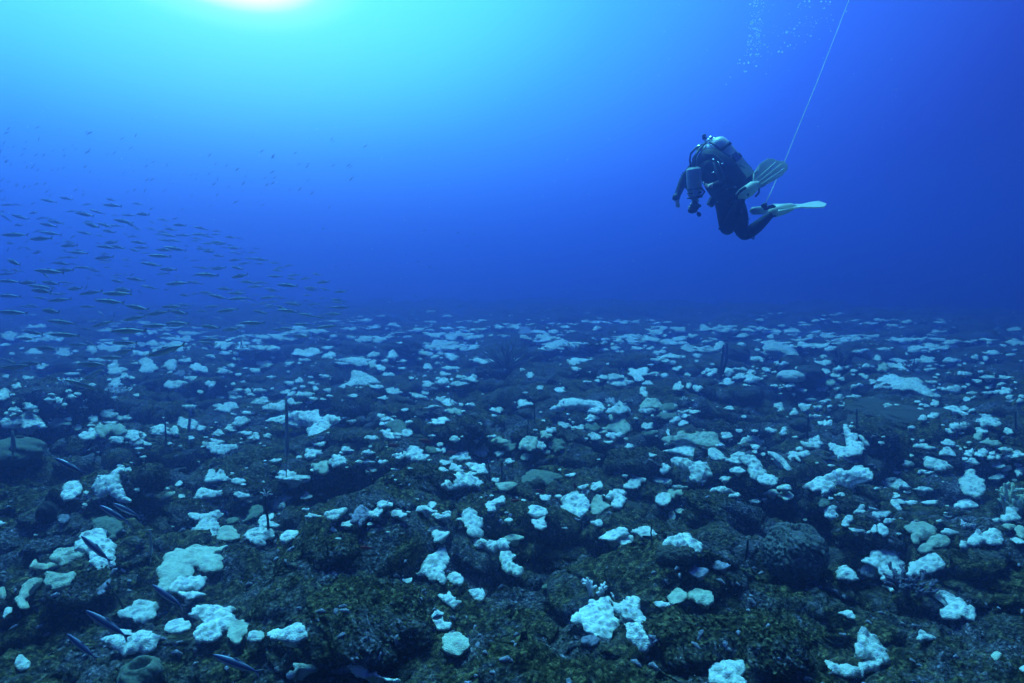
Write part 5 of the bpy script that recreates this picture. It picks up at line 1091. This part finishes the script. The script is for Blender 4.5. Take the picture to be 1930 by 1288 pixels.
for a, b in (((1428, 345, -.275), (1473, 309, -.11)), ((1433, 349, -.285), (1478, 318, -.12)), ((1424, 340, -.27), (1462, 306, -.12)), ((1420, 347, -.28), (1421, 328, -.25)), ((1421, 328, -.25), (1446, 300, -.13)), ((1438, 352, -.27), (1480, 324, -.12))):
    mb.tube([V(*a) + nr * .001 * (1 if nr.y < 0 else -1), V(*b)], [.0065, .0035], 6)
child(mb.build('blade_rib', M['fin']), finA) if False else None
r_ = mb.build('blade_rib', M['fin']); r_.parent = finA
mb = MB().tube([V(1391, 372, -.26), V(1399, 367, -.27), V(1410, 360, -.275), (V(1420, 352, -.28)), V(1430, 346, -.28)], [.046, .062, .066, .060, .030], 14)
fp = mb.build('foot_pocket', M['fin']); fp.parent = finA
st = MB().tube([V(1393, 363, -.33), V(1388, 370, -.30), V(1390, 379, -.31), V(1400, 381, -.32)], .012, 8).tube([V(1394, 362, -.335), V(1400, 357, -.345), V(1405, 354, -.34)], .016, 8).build('heel_strap', M['black']); st.parent = finA
st = MB().tube([V(1424, 371, -.285), V(1430, 364, -.285), V(1431, 356, -.28)], .010, 8).build('dark_edge', M['black']); st.parent = finA
mk = MB()
for a, b in (((1407, 369), (1409, 365)), ((1409, 365), (1411, 368)), ((1409, 371), (1412, 366)), ((1408, 367), (1412, 366))): mk.tube([V(a[0], a[1], -.345), V(b[0], b[1], -.345)], .0045, 5)
k_ = mk.build('emblem', M['black']); k_.parent = finA
OB = [(1455, 386, .14), (1480, 385.5, .15), (1510, 386, .17), (1528, 382, .18), (1543, 380, .17), (1553, 383.5, .12), (1558, 385.5, .05), (1553, 391, -.05), (1535, 392, -.09), (1510, 391, -.10), (1490, 394, -.08), (1468, 399, -.04)]
vs, fs, nr = fin_plate([V(*p) for p in OB], .006, 0)
finB = child(mesh_obj('fin', vs, fs, M['fin'], None, False)); finB['label'] = 'pale fin seen edge-on, pointing straight back'
mb = MB().tube([V(1452, 403, .05), V(1462, 399, .05), V(1475, 395, .05), V(1490, 391, .06), V(1500, 389, .06)], [.046, .062, .060, .045, .020], 14)
fp = mb.build('foot_pocket', M['fin']); fp.parent = finB
mb = MB().tube([V(1456, 386.5, .13), V(1485, 386, .14), V(1512, 386.5, .16), V(1530, 382, .17), V(1544, 380.5, .16)], [.010, .010, .008, .006, .005], 8); r2 = mb.build('blade_rib', M['fin']); r2.parent = finB
st = MB().tube([V(1440, 395, -.02), V(1448, 391, -.03), V(1456, 389, -.03), V(1461, 390, -.02)], [.014, .022, .022, .012], 8).tube([V(1450, 403, -.01), V(1456, 408, .0), V(1462, 407, .03)], .012, 8).build('heel_strap', M['black']); st.parent = finB
# twin tanks on the back
tanks = empty('scuba_tank_set', V(1375, 305, .05)); tag(tanks, 'pair of silver tanks with black boot strapped to the diver back', 'scuba tanks')
TI = Matrix.Translation(-tanks.location)
def tk(o, par=None): o.parent = par or tanks; o.matrix_parent_inverse = TI; return o
PR = [(0, .012), (.03, .05), (.07, .078), (.12, .092), (.2, .097), (1, .097)]
t1 = tk(MB().lathe(V(1345, 262, -.03), V(1410, 339, -.05), PR, 32).build('tank', M['metal']))
t2 = tk(MB().lathe(V(1325, 275, -.01), V(1393, 355, -.04), [(a, b * .93) for a, b in PR], 32).build('tank', M['metal']))
def sub(o, p): o.parent = p; return o
def seg(a, b, t0, t1_): a, b = Vector(a), Vector(b); return a.lerp(b, t0), a.lerp(b, t1_)
A0, A1 = V(1345, 262, -.03), V(1410, 339, -.05); B0, B1 = V(1325, 275, -.01), V(1393, 355, -.04)
def childof(o, p): o.parent = p; o.matrix_parent_inverse = p.matrix_parent_inverse.inverted() @ Matrix.Identity(4); return o
for (a, b, t0_, t1_, r, nm, mt, ex) in ((A0, A1, .23, .29, .1, 'strap', 'black', 0), (A0, A1, .50, .60, .1, 'strap', 'black', 0), (B0, B1, .33, .36, .093, 'strap', 'black', 0), (B0, B1, .20, .225, .093, 'strap', 'black', 0), (A0, A1, .97, 1.16, .104, 'boot', 'black', 1), (B0, B1, .97, 1.10, .097, 'boot', 'black', 1)):
    p, q = seg(a, b, t0_, t1_); prof = [(0, r), (.02, r + .004), (.98, r + .004), (1, r)] if not ex else [(0, r), (.02, r + .003), (.75, r + .003), (.93, r * .8), (1, r * .4)]
    tk(MB().lathe(p, q, prof, 32).build(nm, M[mt]))
p, q = seg(A0, A1, .50, .60)
tk(MB().box(p.lerp(q, .5) + Vector((.0, -.10, .03)) * KS, (.03, 0, -.035), (0, .012, 0), (.022, 0, .018)).build('buckle', M['chrome'], None, False))
p, q = seg(A0, A1, .72, .74)
tk(MB().tube([p + Vector((-.02, -.099, .02)) * KS, p + Vector((-.005, -.101, .0)) * KS, p + Vector((.015, -.1, .0)) * KS, p + Vector((.03, -.098, -.015)) * KS], .006, 6).build('sticker', M['grey']))
mb = MB().tube([V(1339, 262, 0), V(1332, 268, 0), V(1322, 278, .02)], .017, 10).ball(V(1340, 262, 0), .03).ball(V(1331, 269, 0), .024).ball(V(1323, 277, .02), .03).ball(V(1346, 263, -.03), .022).ball(V(1336, 265, -.05), .02)
tk(mb.build('valve_manifold', M['chrome']))
tk(MB().tube([V(1329, 268, -.01), V(1328, 261, -.01)], .009, 8).build('knob_stem', M['chrome']))
tk(MB().lathe(V(1328.5, 263, -.01), V(1326.5, 254, -.01), [(0, .018), (.1, .024), (.9, .021), (1, .016)], 14).build('valve_knob', M['black']))
tk(MB().lathe(V(1322, 276, -.01), V(1314, 282, -.02), [(0, .02), (.1, .032), (.9, .032), (1, .02)], 14).build('first_stage', M['chrome']))
for pts in ([(1326, 272, -.03), (1312, 279, -.04), (1302, 290, -.04), (1300, 302, -.02), (1303, 316, .0)], [(1330, 270, -.06), (1318, 282, -.10), (1311, 296, -.12), (1310, 312, -.12)], [(1322, 276, -.05), (1312, 290, -.1), (1306, 300, -.1), (1307, 312, -.1)],
            [(1338, 268, -.08), (1350, 276, -.13), (1362, 288, -.14), (1375, 296, -.13)]):
    tk(MB().tube([V(*p) for p in pts], .011, 8).build('hose', M['black']))
# side-slung grey cylinder with its regulator
stage = empty('stage_cylinder', V(1308, 345, -.22)); tag(stage, 'grey cylinder hanging valve down in front of the diver chest', 'gas cylinder')
SI = Matrix.Translation(-stage.location)
def sk(o): o.parent = stage; o.matrix_parent_inverse = SI; return o
s0, s1 = V(1307, 317, -.27), V(1310, 382, -.18)
sk(MB().lathe(s0, s1, [(0, .05), (.005, .062), (.03, .072), (.05, .074), (.62, .074), (.78, .066), (.9, .04), (1, .02)], 32).build('cylinder', M['grey']))
nn_ = (s0 - s1).normalized()
sk(MB().lathe(s0 + nn_ * .002 , s0 + nn_ * .006, [(0, .052), (1, .048)], 28).build('base_recess', M['fin']))
for t_ in (.58, .70, .84):
    p, q = seg(s0, s1, t_, t_ + .03); sk(MB().lathe(p, q, [(0, .078), (1, .078)], 28).build('strap', M['black']))
sk(MB().box(V(1311, 364, -.31), (.018, 0, -.006), (0, .006, 0), (.006, 0, .03)).build('buckle', M['chrome'], None, False))
sk(MB().lathe(V(1301, 386, -.22), V(1316, 394, -.22), [(0, .03), (.1, .052), (.6, .055), (.95, .04), (1, .02)], 18).build('regulator', M['black']))
sk(MB().ball(V(1305, 397, -.22), .045, 12, 8, (1.1, 1, .7)).build('second_stage', M['black']))
sk(MB().lathe(V(1314, 390, -.22), V(1320, 387, -.22), [(0, .014), (.3, .02), (1, .018)], 12).build('valve_knob', M['black']))
sk(MB().tube([V(1311, 397, -.22), V(1316, 402, -.24)], .006, 6).build('gauge_cord', M['chrome']))
sk(MB().lathe(V(1315, 401, -.24), V(1320, 408, -.24), [(0, .012), (.2, .020), (.8, .020), (1, .010)], 12).build('pressure_gauge', M['black']))
for k, (x, y) in enumerate(((1303, 385), (1299, 391), (1316, 379), (1326, 345))): sk(MB().ball(V(x, y, -.27), .012, 8, 6).build('bolt', M['chrome']))
sk(MB().tube([V(1314, 372, -.26), V(1322, 370, -.28), (V(1328, 362, -.28)), V(1322, 354, -.28)], .010, 8).build('hose', M['black']))
# second slung bottle glimpsed behind the far calf
pouch = centre(MB().lathe(V(1415, 398, .14), V(1444, 396, .22), [(0, .02), (.15, .042), (.8, .046), (1, .03)], 20).build('tool_bottle', M['grey'])); tag(pouch, 'pale grey bottle half hidden behind the diver knees', 'bottle')
# the marker line up to the surface, with its reel
ln = empty('marker_line', V(1441, 387, .0)); tag(ln, 'thin white line rising from the diver fins to the surface', 'line')
pts = [V(1441, 387, -.03), V(1455, 358, .0), V(1466, 332, .02), V(1480, 302, .05), V(1507, 235, .15), V(1540, 155, .3), V(1572, 73, .45), V(1601, -2, .6), V(1622, -60, .7), V(1650, -140, .8)]
c_ = MB().tube(pts, .0048, 6).build('cord', M['line']); c_.parent = ln; c_.matrix_parent_inverse = Matrix.Translation(-ln.location)
c_ = MB().lathe(V(1438, 389, -.05), V(1442, 386, .0), [(0, .02), (.1, .024), (.9, .024), (1, .02)], 12).build('reel', M['black']); c_.parent = ln; c_.matrix_parent_inverse = Matrix.Translation(-ln.location)
KS = 1.0
# bubbles
bmx = MB().ball((0, 0, 0), 1, 10, 7, (1.15, 1, .8)); bme = bpy.data.meshes.new('air_bubble'); bme.from_pydata([tuple(v) for v in bmx.v], [], bmx.f); bme.materials.append(M['bubble']); bme.polygons.foreach_set('use_smooth', [True] * len(bmx.f))
BB = "370 55 16;430 42 14;455 82 14;475 160 10;395 210 10;425 182 8;395 292 26;375 315 10;495 255 16;435 370 14;465 385 10;480 398 10;480 452 22;370 468 20;405 490 10;555 465 10;345 545 14;380 542 14;490 545 12;510 565 12;415 580 10;558 582 14;597 610 14;345 590 10;435 605 10;345 637 12;387 637 14;460 640 10;335 685 9;375 715 14;447 712 18;480 705 10;237 780 14;293 827 16;350 820 14;450 862 14;298 932 14;322 930 11;238 822 9;210 828 9;580 962 9;115 1005 8;1140 20 16;1080 20 12;1295 25 14;1355 20 10;1410 28 12;1020 45 10;993 97 12;1000 70 9;1145 93 10;1335 108 14;1090 78 8;1180 228 8;1015 297 12;980 335 9;945 375 16;845 420 20;900 420 8;935 430 8;1232 303 12;1450 262 9;1160 468 14;1005 472 10;950 465 8;820 556 14;895 587 12;860 605 12;1087 547 9;742 672 18;787 680 16;945 628 8;970 582 8;770 625 8;650 700 9;605 678 8;1270 512 7;60 1098 9;1620 150 10;500 600 7;480 210 7;520 150 7"
bl = []
for e in BB.split(';'):
    x, y, w = map(float, e.split()); bl.append((1360 + x / 6.893, y / 6.893, w / 6.893))
rs = random.Random(9)
for k in range(110):
    y = rs.uniform(0, 118); x = 1360 + 62 + rs.gauss(0, 9) + (118 - y) * .02 - max(0, y - 90) * .3; bl.append((x, y, rs.uniform(.6, 1.2)))
for k in range(40): bl.append((rs.uniform(1455, 1570), rs.uniform(0, 40) + max(0, 40 * rs.random()), rs.uniform(.6, 1.1)))
def nth(k):
    if k < len(words): return words[k]
    t = ['', '', '', 'thirty', 'forty', 'fifty', 'sixty', 'seventy', 'eighty'][(k + 1) // 10]; u_ = (k + 1) % 10
    return t + ('-' + words[u_ - 1] if u_ else '') if u_ else t[:-1] + 'ieth'
nhand = len(BB.split(';')); order = sorted(range(nhand), key=lambda i: bl[i][1]); cnt = {}; blab = {}
for i in order:
    x = bl[i][0]; s_ = 'left' if x < 1452 else 'right'; cnt[s_] = cnt.get(s_, 0) + 1; blab[i] = 'white air bubble in the %s stream, %s from the top of the larger ones' % (s_, nth(cnt[s_] - 1))
for i, (x, y, w) in enumerate(bl):
    d = DD + .2 + rs.uniform(-.5, .5); o = bpy.data.objects.new('bubble', bme); col.objects.link(o); o.location = at(x, y, d); s = w * .8 * d / FPX; o.scale = (s, s, s); o.rotation_euler = (rs.uniform(-.5, .5), rs.uniform(-.6, .6), 0)
    tag(o, blab.get(i, 'tiny white air bubble speck in the loose streams above the diver'), 'bubble', 'air bubbles rising above the diver')
# drifting particles
V_, F_ = [], []
for k in range(420):
    px, py = rs.uniform(0, 1930), rs.uniform(0, 1288); d = rs.uniform(1.5, 7); p, _ = hit(px, py)
    if p is not None: d = min(d, (p - CAM).dot(ray(965, 644)) * .8)
    mb = MB().ball(at(px, py, d), rs.uniform(.35, .8) * d / FPX, 6, 4); b = len(V_); V_ += mb.v; F_ += [tuple(b + q for q in f) for f in mb.f]
tag(mesh_obj('drifting_particles', V_, F_, M['bubble']), 'tiny pale particles drifting in the open water', 'particles', kind='stuff')

# ------------------------------------------------------------------ labels by look and neighbour
big = [(360, 1058, 'the large cream plate'), (1142, 1168, 'the largest near white plate'), (1618, 1236, 'the hook-shaped white coral'), (588, 805, 'the T-shaped white coral'), (1602, 838, 'the white coral with a spiky top'), (1700, 722, 'the wide far white coral'), (1582, 895, 'the arch-shaped white coral'), (1050, 755, 'the long white ledge coral')]
names_big = {'the large cream plate': 'large smooth cream plate coral with a ragged upper edge at lower left', 'the largest near white plate': 'largest near white knobby plate coral, lower right of centre, beside two pieces',
  'the hook-shaped white coral': 'hook-shaped knobby white coral curling to the left at the bottom right', 'the T-shaped white coral': 'T-shaped white coral draped over a dark mound left of centre', 'the white coral with a spiky top': 'white coral with a tall spike and a broad curved foot on the right slope',
  'the wide far white coral': 'wide pale coral heap above the brown table coral at right', 'the arch-shaped white coral': 'arch-shaped white coral curving over a dark mound at right', 'the long white ledge coral': 'long narrow white coral along the lip of a dark ledge'}
done = set()
for (bx, by, w_) in big:
    best = min(coral_objs, key=lambda c: (c[3] - bx) ** 2 + (c[4] - by) ** 2 - c[5] * .5)
    tag(best[0], names_big[w_], 'coral', 'bleached corals spread over the reef'); done.add(best[0].name); LM.append((bx, by, w_))
bins = {}
def place(px, py):
    lm = min(LM, key=lambda l: (l[0] - px) ** 2 + ((l[1] - py) * 1.6) ** 2); dx, dy = px - lm[0], (py - lm[1]) * 1.6; a = math.degrees(math.atan2(-dy, dx)) % 360
    dr = ['right of', 'above right of', 'above', 'above left of', 'left of', 'below left of', 'below', 'below right of'][int(((a + 22.5) % 360) // 45)]
    return lm[2], dr, math.hypot(dx, dy)
for (o, tn, kd, px, py, ar) in coral_objs:
    if o.name in done: continue
    l, dr, dist = place(px, py); tone = dict(w='white', c='cream', d='dull green', g='lilac grey')[tn]; size = 'large' if ar > 1500 else 'mid-sized' if ar > 400 else 'small'
    bins.setdefault((tone, dr, l), []).append((dist, o, size, 'knobby' if kd == 'k' else 'smooth'))
for (tone, dr, l), v in bins.items():
    v.sort(key=lambda t: t[0])
    for k, (dist, o, size, kd) in enumerate(v):
        nth = '' if len(v) == 1 else ('nearest ' if k == 0 else words[k] + ' nearest ')
        tag(o, ('%s%s %s coral %s %s' % (nth, size, tone, dr, l)), 'coral', 'bleached corals spread over the reef')
hb = {}
for (o, px, py, _r) in heads:
    l, dr, dist = place(px, py); hb.setdefault((dr, l), []).append((dist, o))
for (dr, l), v in hb.items():
    v.sort(key=lambda t: t[0])
    for k, (dist, o) in enumerate(v): tag(o, '%sdark algae-grown reef mound %s %s' % ('' if len(v) == 1 else words[k] + ' ', dr, l), 'reef mound', 'dark mounds of the reef')

# ------------------------------------------------------------------ the water's haze
hz = MB().box((0, 0, 2.35), (80, 0, 0), (0, 80, 0), (0, 0, 4.25)).build('haze', None, None, False); tag(hz, 'blue haze of the sea water filling the scene', 'haze', kind='stuff')
hm = bpy.data.materials.new('sea_water_haze'); hm.use_nodes = True; nt = hm.node_tree; nt.nodes.clear(); pv = nt.nodes.new('ShaderNodeVolumePrincipled'); ou = nt.nodes.new('ShaderNodeOutputMaterial'); nt.links.new(pv.outputs[0], ou.inputs['Volume'])
pv.inputs['Color'].default_value = (*HAZE_COL, 1); pv.inputs['Density'].default_value = HAZE_DENS; pv.inputs['Anisotropy'].default_value = HAZE_G; pv.inputs['Density Attribute'].default_value = ''
hz.data.materials.append(hm)
